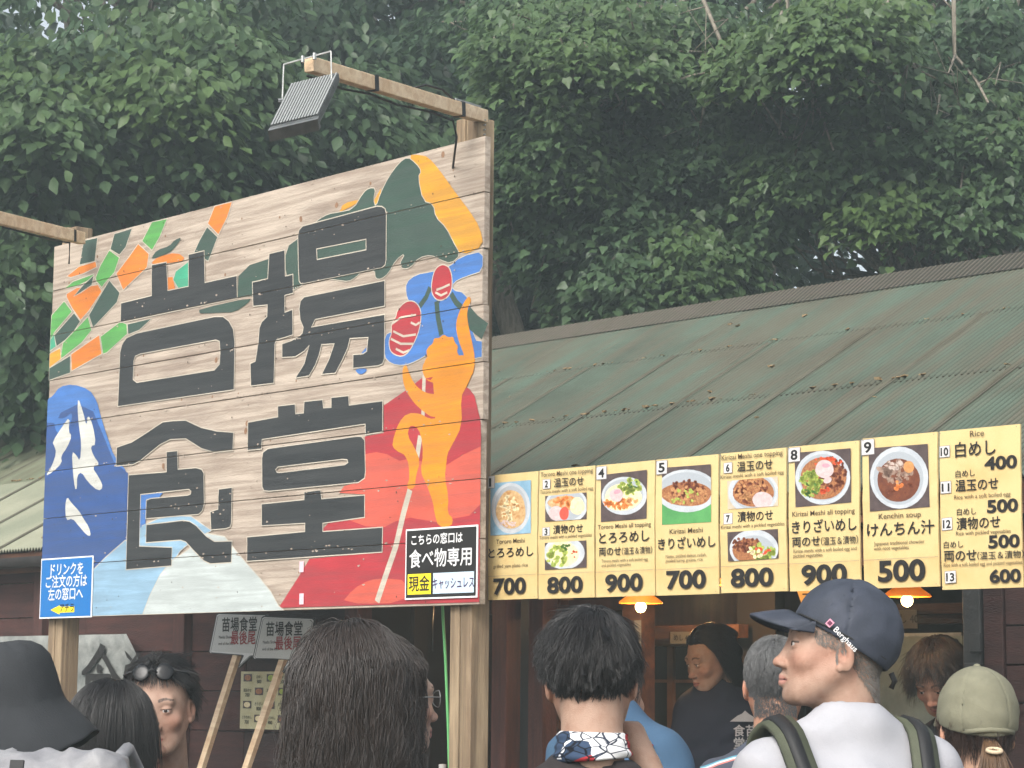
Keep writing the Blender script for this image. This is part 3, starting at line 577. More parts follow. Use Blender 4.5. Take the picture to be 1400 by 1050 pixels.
photo(q, F_TABLE, [('bowl_print', [ell(680, 720, 160, 128)], F_BOWL), ('food_print', [ell(680, 735, 138, 105)], F_BOWLS), ('food_print', [ell(640, 730, 100, 80, 0, 24, .02)], F_BEAN), ('food_print', scat(630, 690, 90, 50, 60, 8, 14), F_BEAN2), ('food_print', scat(730, 740, 80, 50, 40, 9, 22), F_GR), ('food_print', scat(740, 725, 50, 28, 8, 6, 14), F_RED), ('food_print', scat(690, 745, 50, 38, 10, 8, 18), F_CREAM)])
price('800', (528, 968), (808, 950), 160)
# 8
tag, photo, tx, price = panel('yellow menu board number 8 with egg, beans and greens in a round bowl, price 900', px(K2, (897, 55), (1366, 8), (1372, 978), (900, 998)), K2)
q = [(945, 92), (1310, 62), (1314, 415), (950, 447)]
photo(q, F_TABLE, [('bowl_print', [ell(1128, 254, 180, 176)], F_BOWL), ('food_print', [ell(1130, 252, 158, 152)], F_BOWLS), ('food_print', [ell(1130, 260, 150, 138, 0, 26, .02)], F_BEAN), ('food_print', scat(1190, 230, 90, 110, 110, 8, 15), F_BEAN2), ('food_print', scat(1150, 150, 100, 28, 30, 7, 13), F_RED), ('food_print', scat(1050, 290, 70, 85, 70, 8, 24), F_GR), ('food_print', scat(1050, 330, 60, 50, 14, 7, 16), F_DG), ('food_print', scat(1140, 340, 40, 24, 12, 7, 14), F_RED), ('egg_print', [ell(1140, 198, 60, 60, 0, 22, .02)], F_EGG), ('egg_print', [ell(1150, 175, 26, 14, 0)], F_PINK), ('egg_print', [ell(1160, 270, 28, 20, -.4)], F_EGG)])
tag([(902, 60), (982, 52), (982, 148), (902, 155)], '8', 88, .18)
tx('Kirizai Meshi all topping', (930, 510), (1338, 482), 46, M_INKB); tx('きりざいめし', (928, 612), (1350, 590), 90, bold=.02); tx('両のせ', (930, 702), (1112, 692), 72, bold=.018); tx('（温玉＆漬物）', (1118, 692), (1360, 676), 56, bold=.01)
tx('Kirizai meshi with a soft boiled egg and', (938, 745), (1350, 725), 34, M_INKB, bold=.0); tx('pickled vegetables', (938, 775), (1128, 767), 34, M_INKB, bold=.0)
price('900', (990, 950), (1288, 935), 170)
# 9
tag, photo, tx, price = panel('yellow menu board number 9 with a round bowl of brown soup, price 500', px(K3, (125, 132), (577, 88), (600, 1012), (133, 1030)), K3)
q = [(170, 188), (525, 162), (537, 538), (178, 566)]
photo(q, F_TABLE, [('bowl_print', [ell(354, 364, 175, 186)], F_BOWL), ('bowl_print', [ell(350, 368, 150, 160)], F_BOWLS), ('food_print', [ell(350, 380, 128, 130, 0, 26, .01)], F_SOUP), ('food_print', scat(330, 330, 90, 70, 34, 8, 30), F_ROOT), ('food_print', scat(350, 420, 80, 70, 24, 6, 20), F_BEAN2), ('food_print', scat(345, 415, 25, 30, 8, 8, 16), F_OR), ('food_print', [ell(412, 300, 32, 36)], food('potato', (206, 150, 92), (186, 126, 74))), ('food_print', scat(320, 290, 60, 25, 10, 5, 20), food('root_pale', (206, 190, 180), (170, 150, 140)))])
tag([(125, 138), (205, 130), (207, 225), (127, 233)], '9', 86, .18)
tx('Kenchin soup', (232, 612), (485, 596), 46, M_INKB); tx('けんちん汁', (162, 712), (566, 690), 88, bold=.02); tx('Japanese traditional chowder', (204, 772), (506, 754), 32, M_INKB, bold=.0); tx('with root vegetables', (204, 800), (412, 790), 32, M_INKB, bold=.0)
price('500', (228, 985), (512, 970), 168)
# 10-13
tag, photo, tx, price = panel('rightmost yellow menu board, text only, rice dishes numbered 10 to 13', px(K3, (580, 88), (1072, 42), (1098, 1018), (606, 1036)), K3)
tx('Rice', (778, 120), (862, 112), 52, M_INKB, bold=.01); tag([(594, 176), (658, 170), (658, 240), (595, 246)], '10', 66, .16); tx('白めし', (690, 238), (932, 215), 98, bold=.02); price('400', (865, 318), (1060, 300), 104)
tx('白めし', (692, 360), (808, 352), 46); tag([(600, 388), (665, 382), (666, 456), (602, 462)], '11', 66, .16); tx('温玉のせ', (692, 442), (948, 425), 76, bold=.02); tx('Rice with a soft boiled egg', (684, 492), (1020, 475), 36, M_INKB, bold=.0); price('500', (880, 575), (1066, 560), 104)
tx('白めし', (700, 588), (816, 580), 46); tag([(608, 606), (672, 600), (673, 676), (610, 682)], '12', 66, .16); tx('漬物のせ', (698, 672), (960, 655), 78, bold=.02); tx('Rice with pickled vegetables', (695, 708), (1022, 696), 34, M_INKB, bold=.0); price('500', (888, 788), (1076, 772), 104)
tx('白めし', (622, 785), (738, 778), 46); tx('両のせ', (624, 862), (818, 852), 74, bold=.02); tx('（温玉＆漬物）', (822, 852), (1100, 838), 50, bold=.01); tx('Rice with a soft boiled egg and pickled vegetables', (622, 898), (1092, 880), 32, M_INKB, bold=.0); tag([(626, 924), (694, 918), (696, 992), (628, 998)], '13', 66, .16); price('600', (896, 995), (1083, 980), 106)
# ================================================================== stall building
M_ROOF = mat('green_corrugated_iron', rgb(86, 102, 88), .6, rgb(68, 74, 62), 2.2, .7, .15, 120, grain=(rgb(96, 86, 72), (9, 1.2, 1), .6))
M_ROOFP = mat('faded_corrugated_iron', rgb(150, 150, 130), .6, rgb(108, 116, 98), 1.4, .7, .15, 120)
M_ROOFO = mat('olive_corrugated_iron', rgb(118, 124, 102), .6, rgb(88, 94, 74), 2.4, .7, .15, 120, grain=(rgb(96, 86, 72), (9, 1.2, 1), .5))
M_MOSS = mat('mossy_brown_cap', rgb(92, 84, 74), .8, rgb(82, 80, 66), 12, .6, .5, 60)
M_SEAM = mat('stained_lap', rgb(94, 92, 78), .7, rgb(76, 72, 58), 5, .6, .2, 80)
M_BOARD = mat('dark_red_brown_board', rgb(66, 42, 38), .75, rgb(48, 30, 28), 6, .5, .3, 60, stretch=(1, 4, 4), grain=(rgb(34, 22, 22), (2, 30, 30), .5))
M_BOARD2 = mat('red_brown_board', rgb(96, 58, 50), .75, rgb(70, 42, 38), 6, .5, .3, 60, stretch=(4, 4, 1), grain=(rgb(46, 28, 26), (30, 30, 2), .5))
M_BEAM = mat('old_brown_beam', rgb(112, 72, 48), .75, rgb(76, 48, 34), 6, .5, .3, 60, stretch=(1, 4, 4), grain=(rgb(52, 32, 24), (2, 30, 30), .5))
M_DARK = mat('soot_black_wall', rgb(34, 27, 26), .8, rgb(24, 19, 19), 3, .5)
M_GUT = mat('dark_gutter', rgb(62, 58, 58), .5, rgb(44, 42, 42), 10, .5)
def valley_shade(m, amt=.55):      # shade in the corrugation troughs, mixed into the base colour
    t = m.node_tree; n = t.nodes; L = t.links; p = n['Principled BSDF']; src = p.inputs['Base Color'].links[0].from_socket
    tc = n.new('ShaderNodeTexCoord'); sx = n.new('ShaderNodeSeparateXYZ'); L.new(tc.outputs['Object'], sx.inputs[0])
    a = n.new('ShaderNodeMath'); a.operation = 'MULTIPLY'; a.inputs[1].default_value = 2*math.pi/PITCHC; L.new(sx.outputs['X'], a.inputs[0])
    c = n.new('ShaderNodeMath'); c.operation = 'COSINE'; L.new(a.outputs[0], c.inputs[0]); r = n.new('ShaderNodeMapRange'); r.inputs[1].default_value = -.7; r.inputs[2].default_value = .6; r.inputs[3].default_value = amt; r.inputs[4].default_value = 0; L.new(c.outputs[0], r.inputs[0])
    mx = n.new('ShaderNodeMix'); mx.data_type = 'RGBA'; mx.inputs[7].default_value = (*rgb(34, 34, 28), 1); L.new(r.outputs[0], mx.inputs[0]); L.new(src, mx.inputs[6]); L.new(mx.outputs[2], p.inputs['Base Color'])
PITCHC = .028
for m_ in (M_ROOF, M_MOSS, M_SEAM): valley_shade(m_, .9)
valley_shade(M_ROOFP, .4); valley_shade(M_ROOFO, .35)
bd = thing_l('food_stall', 'long brown wooden food stall with mossy green corrugated iron roof and open serving front', 'building', 0, 0, 0)
RT = .55; RD0, RZ0 = -.06, 2.385-.11*RT+.0
def rz_(d): return 2.38+(d-.05)*RT
S_L, S_R = -11.0, 1.4; SHW = .56
RIDGE = 2.0
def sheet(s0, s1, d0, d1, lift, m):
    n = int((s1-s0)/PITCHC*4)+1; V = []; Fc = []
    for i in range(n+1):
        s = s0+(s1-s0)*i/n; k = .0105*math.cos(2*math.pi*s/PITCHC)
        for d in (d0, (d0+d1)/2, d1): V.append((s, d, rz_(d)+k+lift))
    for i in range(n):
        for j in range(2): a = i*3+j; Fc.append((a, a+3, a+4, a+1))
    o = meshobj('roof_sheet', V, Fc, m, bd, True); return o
ns = int((S_R-S_L)/SHW)
for i in range(ns):
    s0 = S_R-.30-(i+1)*SHW
    for j, (d0, d1) in enumerate(((-.08, .83), (.80, 1.43), (1.40, RIDGE))):
        if s0 < -5.6 and j > 0 and False: pass
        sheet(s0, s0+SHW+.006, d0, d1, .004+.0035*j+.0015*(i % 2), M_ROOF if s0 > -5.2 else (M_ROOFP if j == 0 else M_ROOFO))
    # moss-brown seam strip
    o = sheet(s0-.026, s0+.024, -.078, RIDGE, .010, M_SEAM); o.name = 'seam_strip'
# back slope
meshobj('roof_back', [(S_L, RIDGE, rz_(RIDGE)-.005), (S_R-.3, RIDGE, rz_(RIDGE)-.005), (S_R-.3, 4.4, 2.3), (S_L, 4.4, 2.3)], [(0, 1, 2, 3)], M_ROOF, bd)
# ridge cap pieces, crenellated by the corrugation
i = 0; s = S_L
while s < S_R-.35:
    e = min(s+.9, S_R-.3); n = int((e-s)/PITCHC*2); V = []; Fc = []
    for k in range(n+1):
        x = s+(e-s)*k/n; w = .004*(k % 2)
        V += [(x, RIDGE-.14, rz_(RIDGE-.14)+.022+w), (x, RIDGE+.005, rz_(RIDGE)+.045+w), (x, RIDGE+.14, rz_(RIDGE-.14)+.02+w)]
    for k in range(n):
        a = k*3; Fc += [(a, a+3, a+4, a+1), (a+1, a+4, a+5, a+2)]
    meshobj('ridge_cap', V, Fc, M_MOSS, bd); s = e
# screws and litter on the laps
mb = MB()
for _ in range(240):
    s = random.uniform(-8.5, S_R-.4); d = random.choice((.82, 1.42, 1.42, .82, random.uniform(0, 1.9))); z = rz_(d)+.016; r = random.uniform(.003, .012)
    mb.box(s-r, s+r, d-r*.8, d+r*.8, z, z+r*.6, j=r*.4)
o = mb.obj('roof_litter', mat('dry_leaf_litter', rgb(150, 128, 96), .9, rgb(96, 84, 60), 30, .5), bd); o['kind'] = 'stuff'
for d in (.80, 1.40): MB().box(S_L, S_R-.3, d-.006, d+.002, rz_(d)+.004, rz_(d)+.0085).obj('lap_edge', M_MOSS, bd)
# gutter + eave timbers
n = 10; V = []; Fc = []
for s_ in (S_L, -4.2):
    for k in range(n+1):
        a = math.pi*k/n; V.append((s_, -.10-.045*math.cos(a), 2.27-.05*math.sin(a)))
for k in range(n): Fc.append((k, k+1, n+2+k, n+1+k))
meshobj('gutter', V, Fc, M_GUT, bd, True)
MB().box(S_L, S_R-.3, -.05, -.02, 2.2, 2.30).obj('eave_board', M_BEAM, bd)
for k in range(18):
    s_ = -10.5+k*.66; MB().bar((s_, -.04, rz_(-.04)-.06), (s_, 2.0, rz_(2.0)-.06), .05, .07).obj('rafter', M_BEAM, bd)
MB().box(SS+.06, S_R+.3, MD+.012, MD+.05, 2.16, 2.21).obj('menu_batten', M_BEAM, bd)
for s_ in (-1.2, -.1, 1.0): MB().box(s_, s_+.04, MD+.052, -.052, 2.17, 2.20).obj('menu_bracket', M_BEAM, bd)
# interior shell
sO0, sO1 = loc(478, 900, .05)[0], loc(1316, 900, .05)[0]
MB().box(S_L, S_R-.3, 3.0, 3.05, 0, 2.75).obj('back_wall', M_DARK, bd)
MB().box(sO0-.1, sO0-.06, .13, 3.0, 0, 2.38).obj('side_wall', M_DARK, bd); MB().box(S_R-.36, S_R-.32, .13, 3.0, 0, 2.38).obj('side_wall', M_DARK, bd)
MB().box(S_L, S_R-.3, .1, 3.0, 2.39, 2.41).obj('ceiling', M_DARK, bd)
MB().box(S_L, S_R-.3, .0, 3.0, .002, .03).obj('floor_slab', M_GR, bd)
# left wall: vertical posts + horizontal boards up to the opening
zt = 2.30; z = 0.; k = 0
sW1 = sO0-.02
M_BOARDL = mat('left_wall_board', rgb(84, 50, 44), .8, rgb(60, 36, 33), 6, .5, .3, 60, stretch=(1, 4, 4), grain=(rgb(44, 26, 24), (2, 30, 30), .5))
while z < 2.25:
    x = S_L
    while x < sW1-.05:
        L_ = min(x+1.35, sW1); MB().box(x+.002, L_-.002, .10+random.uniform(0, .004), .125, z+.002, min(z+.178, 2.28)).obj('wall_board', M_BOARDL if x < -4.8 else M_BOARD, bd, bevel=.002); x = L_
    z += .18
for s_ in (-8.6, -7.35, -5.98, loc(245, 900, .06)[0]):
    MB().box(s_-.045, s_+.045, .05, .098, 0, 2.3).obj('wall_post', M_BOARD2, bd, bevel=.003)
# opening: header, posts, counter
zh = loc(1000, 822, .0)[1]
MB().box(sO0, S_R-.32, .02, .09, 2.06, 2.19).obj('header_beam', M_BEAM, bd, bevel=.003)
for (x0, x1, m, dd) in ((470, 488, M_BOARD2, .04), (560, 566, M_DARK, .2), (672, 692, M_BOARD2, .05), (722, 742, M_BOARD2, .10), (742, 765, M_BEAM, .3), (850, 876, M_BEAM, .25)):
    a, b = loc(x0, 880, dd)[0], loc(x1, 880, dd)[0]; MB().box(a, b, dd, dd+.08, 0, 2.058 if dd < .06 else 2.38).obj('post', m, bd, bevel=.003)
CZ0 = loc(605, 1044, .15)[1]-.236; MB().box(sO0, loc(660, 900, .05)[0], .0, .35, CZ0-.05, CZ0).obj("counter", M_BEAM, bd); MB().box(loc(860, 900, .05)[0], sO1, .0, .35, .98, 1.02).obj('counter', M_BEAM, bd)
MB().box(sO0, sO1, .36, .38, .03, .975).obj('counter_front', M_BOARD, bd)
# dark right-hand pillar and boards
a, b = loc(1316, 880, .0)[0], loc(1340, 880, .0)[0]
M_PIL = mat('dark_grey_pillar', rgb(58, 58, 58), .7, rgb(40, 42, 42), 8, .5, .3, 60)
MB().box(a, b, .0, .09, 0, 2.058).obj('pillar', M_PIL, bd, bevel=.004)
za = loc(1330, 870, 0)[1]; MB().box(a+.04, b+.012, -.02, -.002, za-.05, za+.01).obj('hinge', M_PIL, bd, bevel=.002); za = loc(1330, 915, 0)[1]; MB().box(a+.02, b+.014, -.025, -.002, za-.08, za+.02).obj('hinge', M_PIL, bd, bevel=.002)
c2 = loc(1368, 880, .0)[0]; MB().box(b+.004, c2, .012, .09, 0, 2.058).obj('post', M_BOARD, bd, bevel=.003)
z = .04
zj = [.1, .28, .46, .64, .82, 1.0, 1.18, 1.36, loc(1380, 961, .0)[1], loc(1380, 909, .0)[1], loc(1380, 855, .0)[1], 2.058]
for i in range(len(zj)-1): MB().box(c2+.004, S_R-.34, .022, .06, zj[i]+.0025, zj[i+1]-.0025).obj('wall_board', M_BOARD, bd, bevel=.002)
# ================================================================== forest
def leafmat(nm, c, tr=.3):
    m = mat(nm, (1, 1, 1), .45, (.72, .76, .70), 30, .5, 0, vcol=True, spec=.45, trans=tr); return m
M_LEAF = leafmat('leaf', None, .35); M_BARK = mat('bark', rgb(112, 104, 94), .9, rgb(66, 60, 54), 14, .6, .6, 30, stretch=(3, 3, .6)); M_BARKL = mat('pale_bark', rgb(146, 138, 124), .9, rgb(92, 86, 76), 14, .6, .5, 30, stretch=(3, 3, .6))
LEAF = {'long': (np.array([(0, 0, 0), (.17, .22, .04), (.27, .60, .05), (0, 1.1, -.12), (-.27, .60, .05), (-.17, .22, .04), (0, .5, -.02)]), [(0, 1, 6), (1, 2, 6), (2, 3, 6), (3, 4, 6), (4, 5, 6), (5, 0, 6)]),
        'maple': (np.array([(0, 0, 0), (.28, -.06, .02), (.40, .28, .02), (.20, .68, .04), (0, 1.08, -.14), (-.20, .68, .04), (-.40, .28, .02), (-.28, -.06, .02), (0, .3, -.03)]), [(0, 1, 8), (1, 2, 8), (2, 3, 8), (3, 4, 8), (4, 5, 8), (5, 6, 8), (6, 7, 8), (7, 0, 8)]),
        'simple': (np.array([(0, 0, 0), (.34, .40, .03), (0, 1, -.10), (-.34, .40, .03)]), [(0, 1, 2), (0, 2, 3)])}
def sprays(rg, centers, outs, R, n, kind, size, cola, colb, droop=.55, flatk=.58, bright=None):
    """n leaves in each spray: a drooping fan of twigs round a centre, growing outwards"""
    V0, T0 = LEAF[kind]; V0 = V0*np.array([1.15, 1, 1]); k = len(centers); N = k*n
    c = np.repeat(centers, n, 0); o = np.repeat(outs, n, 0); RR = np.repeat(R, n)
    a = rg.random(N)*2*np.pi; r = np.sqrt(rg.random(N))
    side = np.cross(o, [0, 0, 1.]); side /= np.linalg.norm(side, axis=1)[:, None]+1e-6
    lx = r*np.cos(a); ly = r*np.sin(a)
    # twigs: snap the angle to a handful of rays so that leaves line up
    pos = c+o*(lx*RR)[:, None]+side*(ly*RR*.75)[:, None]; pos[:, 2] += -droop*(lx**1*RR)*.6-(r**2)*RR*droop*.5+rg.normal(0, 1, N)*RR*flatk*.35
    d = o*(.35+lx[:, None]*.9)+side*(ly[:, None]*1.0)+rg.normal(0, .28, (N, 3)); d[:, 2] -= droop+.35*rg.random(N); d /= np.linalg.norm(d, axis=1)[:, None]
    up_ = np.array([0, 0, 1.])+rg.normal(0, .42, (N, 3))+o*.35; x = np.cross(d, up_); x /= np.linalg.norm(x, axis=1)[:, None]+1e-6; z = np.cross(x, d)
    s = size*rg.uniform(.65, 1.2, N)
    V = pos[:, None, :]+s[:, None, None]*(V0[None, :, 0, None]*x[:, None, :]+V0[None, :, 1, None]*d[:, None, :]+V0[None, :, 2, None]*z[:, None, :])
    T = np.array(T0)[None]+(np.arange(N)*len(V0))[:, None, None]
    t = rg.random(N)[:, None]**1.3; col = np.array(cola)*(1-t)+np.array(colb)*t; col = col*rg.uniform(.75, 1.2, N)[:, None]
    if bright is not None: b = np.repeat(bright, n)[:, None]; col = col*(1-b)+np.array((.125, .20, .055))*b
    return V.reshape(-1, 3), T.reshape(-1, 3), np.repeat(col, len(V0), 0)
def limb(mb, a, b, r0, r1, rg, n=5, wob=.12, ns=7):
    a, b = np.array(a, float), np.array(b, float); L_ = np.linalg.norm(b-a); pts = [a+(b-a)*i/n+(rg.normal(0, wob*L_/n, 3) if 0 < i < n else 0) for i in range(n+1)]
    mb.tube(pts, [r0+(r1-r0)*i/n for i in range(n+1)], ns); return pts
def tree(name, label, base, H, cr, cz, rz3, nspray, nleaf, kind, size, ca, cb, trunk_r=.12, seed=1, lean=(0, 0), extra=(), inner=.35, Rs=(.35, .6), bark=None, group='trees behind the stall', twigs=40, bright=0, low=-1., front=0., hid=1.):
    rg = np.random.default_rng(seed); base = np.array((base[0], base[1], 0.)); t = thing(name, label, 'tree', base, 0, group)
    mb = MB(); top = np.array([lean[0], lean[1], H]); tp = limb(mb, (0, 0, -.05), top, trunk_r, trunk_r*.25, rg, 8, .10, 10)
    C = []
    v = rg.normal(0, 1, (nspray, 3)); v /= np.linalg.norm(v, axis=1)[:, None]; v[:, 2] = np.maximum(v[:, 2], low)
    rad = 1-inner*rg.random(nspray)**1.5; ctr = np.array([lean[0]*.6, lean[1]*.6, cz]); C = ctr+v*rad[:, None]*np.array([cr, cr, rz3])
    lump = 1+.18*np.sin(C[:, 0]*1.9+seed)*np.sin(C[:, 2]*2.3+seed*2); C = ctr+(C-ctr)*lump[:, None]
    if front:   # fewer sprays on the far side, which nobody sees
        keep = (C[:, 1] < front*cr) | (rg.random(len(C)) < .35); C = C[keep]
    C = C[(C[:, 2] < 7.6) | (rg.random(len(C)) < .35)]
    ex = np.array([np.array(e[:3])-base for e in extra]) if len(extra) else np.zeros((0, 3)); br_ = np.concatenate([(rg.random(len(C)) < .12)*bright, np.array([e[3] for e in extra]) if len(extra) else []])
    C = np.concatenate([C, ex])
    Wd = C+base-CAM; dep = Wd[:, 1]*math.cos(PITCH)+Wd[:, 2]*math.sin(PITCH); uu = 700+F*Wd[:, 0]/dep; vv = 525-F*(-Wd[:, 1]*math.sin(PITCH)+Wd[:, 2]*math.cos(PITCH))/dep
    hole = ((((uu-1068)/75)**2+((vv-98)/52)**2 < 1) & (C[:, 1]+base[1] > 12.9)) | (((uu-1072)/48)**2+((vv-105)/36)**2 < 1) | (((uu-1125)/115)**2+((vv-368)/36)**2 < 1) | (((uu-1340)/35)**2+((vv-150)/22)**2 < 1)
    kp = ~(hole & (rg.random(len(C)) < .97)); C = C[kp]; br_ = br_[kp]; ex = ex[kp[len(kp)-len(ex):]]
    O = C-ctr; O[:, 2] *= .2; O /= np.linalg.norm(O, axis=1)[:, None]+1e-6
    Rr = rg.uniform(Rs[0], Rs[1], len(C)); V, T, col = sprays(rg, C, O, Rr, nleaf, kind, size, ca, cb, bright=br_)
    k = rg.choice(len(C), min(len(C), twigs+len(ex)), replace=False); k = np.union1d(k, np.arange(len(C)-len(ex), len(C), 4))
    for i in k:
        e = C[i]; h = np.clip(e[2]-rg.uniform(.3, 1.3), .8, H*.95); f = h/H; a = top*f; mid = (a+e)/2+np.array([0, 0, .12]); limb(mb, a, mid, trunk_r*.30*(1-f*.6), .016, rg, 3, .25, 5); limb(mb, mid, e, .016, .005, rg, 3, .3, 4)
    mb.obj('trunk', bark or M_BARK, t, True)
    fastmesh('crown', V, T, M_LEAF, t, False, col); return t
DK, MD_, LT = (.046, .084, .052), (.062, .112, .060), (.082, .142, .064)
def W3(x, y, Y): p = at(x, y, Y); return tuple(p)
def cluster(x, y, Y, n, sx, sy, sz, b, sd=0):
    rg = np.random.default_rng(int(x*7+y*3)+sd); out = []
    for _ in range(n): out.append(W3(x+rg.uniform(-1, 1)*sx, y+rg.uniform(-1, 1)*sy, Y+rg.uniform(-1, 1)*sz)+(b*rg.uniform(.5, 1),))
    return out
# left: broad toothed leaves
ex = []
for a in ((60, 95, 14.2, 16, 90, 25, .5, .75), (190, 110, 14.0, 14, 70, 22, .4, .7), (250, 45, 14.6, 16, 60, 30, .5, .45), (300, 75, 14.4, 10, 45, 25, .4, .35), (30, 160, 13.6, 12, 50, 30, .4, .45), (70, 190, 14, 14, 70, 40, .6, .2), (180, 170, 14.6, 14, 80, 40, .6, .15), (250, 190, 14.4, 10, 50, 20, .5, .25), (330, 160, 14.6, 10, 45, 30, .5, .15), (40, 330, 13.8, 10, 50, 40, .4, .25), (20, 440, 14.2, 12, 40, 60, .5, .05), (110, 240, 14.8, 12, 90, 40, .5, .05), (480, 130, 15, 12, 50, 50, .6, .12), (380, 230, 15.5, 10, 60, 30, .5, .0), (30, 520, 14.6, 8, 40, 30, .5, .0)): ex += cluster(*a)
tree('broadleaf_tree', 'tree with large toothed leaves in bright tiers, upper left behind the billboard', (-3.0, 17.0), 9.0, 3.0, 5.4, 3.6, 330, 100, 'long', .105, MD_, LT, .13, 1, extra=ex, front=.4)
ex = []
for a in ((560, 60, 16.5, 16, 70, 60, .8, 0.), (420, 30, 16.2, 12, 60, 30, .7, .15), (600, 190, 15.0, 8, 50, 14, .3, .35), (560, 120, 16.5, 10, 50, 40, .8, .05)): ex += cluster(*a)
tree('dark_tree', 'shaded dark tree rising between the floodlight and the top of the billboard', (-.75, 19.0), 10.0, 2.6, 6.0, 4.2, 260, 90, 'long', .11, DK, MD_, .12, 2, extra=ex, front=.4)
# right: pointed heart/maple shaped leaves
ex = []
for a in ((740, 40, 12.8, 14, 75, 28, .4, .45), (840, 30, 12.7, 12, 50, 25, .4, .4), (820, 65, 12.5, 12, 55, 18, .3, .75), (740, 100, 12.8, 9, 40, 15, .3, .7), (880, 80, 12.5, 6, 25, 16, .2, .6), (760, 120, 13.2, 14, 80, 30, .5, .12), (720, 170, 13.0, 14, 60, 30, .5, .3), (820, 150, 13.4, 14, 70, 40, .5, .0), (780, 210, 13, 14, 80, 25, .4, .25), (860, 190, 13.4, 12, 70, 30, .5, .05), (700, 250, 13.6, 10, 40, 30, .5, .0), (760, 280, 13.4, 12, 60, 25, .4, .15), (880, 260, 13.6, 14, 70, 40, .5, .0), (940, 300, 13.2, 12, 50, 30, .4, .2), (930, 340, 12.9, 8, 30, 20, .3, .6), (840, 390, 13.4, 16, 70, 25, .4, .25), (900, 400, 13.2, 14, 70, 20, .4, .3), (980, 380, 13.2, 14, 50, 40, .4, .15), (1000, 300, 13.2, 10, 50, 30, .4, .3), (920, 120, 13.8, 10, 50, 40, .5, .0), (690, 60, 13.4, 10, 40, 60, .4, .25), (900, 160, 13.2, 16, 90, 60, .5, .0), (800, 260, 13.2, 18, 100, 60, .5, .0), (960, 220, 13.1, 18, 70, 70, .5, .05), (720, 200, 13.2, 14, 50, 60, .5, .1), (860, 330, 13.1, 16, 80, 40, .5, .05), (950, 60, 13.2, 12, 50, 50, .5, .05), (800, 340, 13.8, 10, 60, 30, .4, .05)): ex += cluster(*a)
tree('heart_leaved_tree', 'tree with pointed heart-shaped leaves hanging over the roof just right of the billboard', (1.0, 15.6), 9.0, 1.7, 5.9, 3.0, 90, 125, 'maple', .056, MD_, LT, .10, 3, extra=ex, Rs=(.25, .42), lean=(.3, -.3), front=.3, bark=M_BARKL)
ex = []
for a in ((1160, 20, 12.2, 14, 50, 22, .3, .8), (1100, 50, 12.2, 12, 40, 18, .3, .7), (1030, 70, 12.4, 12, 35, 22, .3, .75), (1180, 60, 12.5, 8, 25, 18, .3, .4), (1040, 120, 12.6, 8, 30, 20, .3, .3), (1180, 110, 12.8, 10, 25, 24, .3, .15), (1080, 190, 13, 14, 60, 25, .4, .15), (1150, 190, 12.9, 12, 50, 20, .4, .2), (1070, 225, 12.8, 8, 25, 15, .3, .5), (1250, 210, 13, 18, 80, 30, .4, .08), (1320, 160, 13, 16, 70, 40, .4, .1), (1370, 150, 12.8, 12, 30, 30, .3, .35), (1230, 260, 12.8, 16, 70, 22, .3, .3), (1290, 265, 12.8, 14, 60, 22, .3, .25), (1210, 275, 12.5, 6, 25, 12, .2, .9), (1390, 240, 12.8, 10, 30, 20, .3, .2), (1330, 220, 13.2, 14, 60, 30, .4, .05), (1180, 240, 13.2, 16, 110, 40, .5, .0), (1340, 60, 13.4, 16, 60, 60, .5, .0), (1250, 130, 13.6, 14, 60, 60, .5, .0), (1020, 170, 13.4, 12, 40, 50, .5, .0), (1330, 290, 13.2, 10, 60, 20, .4, .0), (1060, 280, 13.2, 12, 40, 30, .3, .1), (1020, 230, 13.2, 10, 40, 30, .3, .1)): ex += cluster(*a)
tree('maple_tree', 'maple-leaved tree with light green tips and thin bare limbs, upper right above the roof', (3.4, 15.4), 9.0, 1.2, 7.0, 1.6, 30, 125, 'maple', .060, MD_, LT, .09, 4, extra=ex, Rs=(.24, .42), front=.3, lean=(-.3, -.2), bark=M_BARKL)
mt = bpy.data.objects['maple_tree']
rgb_ = np.random.default_rng(5)
for pts, r_ in (([(955, -20), (985, 55), (1012, 82), (1046, 138)], .014), ([(1046, 80), (1095, 112), (1125, 160), (1142, 205)], .013), ([(1072, -20), (1084, 70), (1072, 130), (1064, 195)], .012), ([(1215, -20), (1212, 60), (1222, 95), (1232, 118)], .016), ([(1303, -20), (1307, 75), (1335, 110), (1352, 140)], .014), ([(1307, 75), (1298, 100)], .009), ([(900, 118), (950, 102), (1000, 94), (1046, 80)], .008), ([(985, 110), (962, 145), (950, 200)], .009), ([(1180, 130), (1140, 150), (1125, 185)], .008), ([(1285, 130), (1280, 165)], .008), ([(800, 30), (850, 60), (905, 112)], .007), ([(1110, 150), (1090, 210), (1100, 262)], .008)):
    mb = MB(); P = [Vector(at(x+rgb_.normal(0, 2), y, 12.5+rgb_.uniform(-.2, .3)))-mt.location for x, y in pts]; mb.tube(P, [r_*(1-.5*i/(len(P)-1)) for i in range(len(P))], 6)
    for _ in range(3):
        i = rgb_.integers(0, len(P)-1); q = P[i].lerp(P[i+1], rgb_.random()); mb.tube([q, q+Vector(tuple(rgb_.normal(0, .09, 3))), q+Vector(tuple(rgb_.normal(0, .2, 3)))], [r_*.4, r_*.3, .002], 4)
    mb.obj('branch', M_BARKL, mt, True)
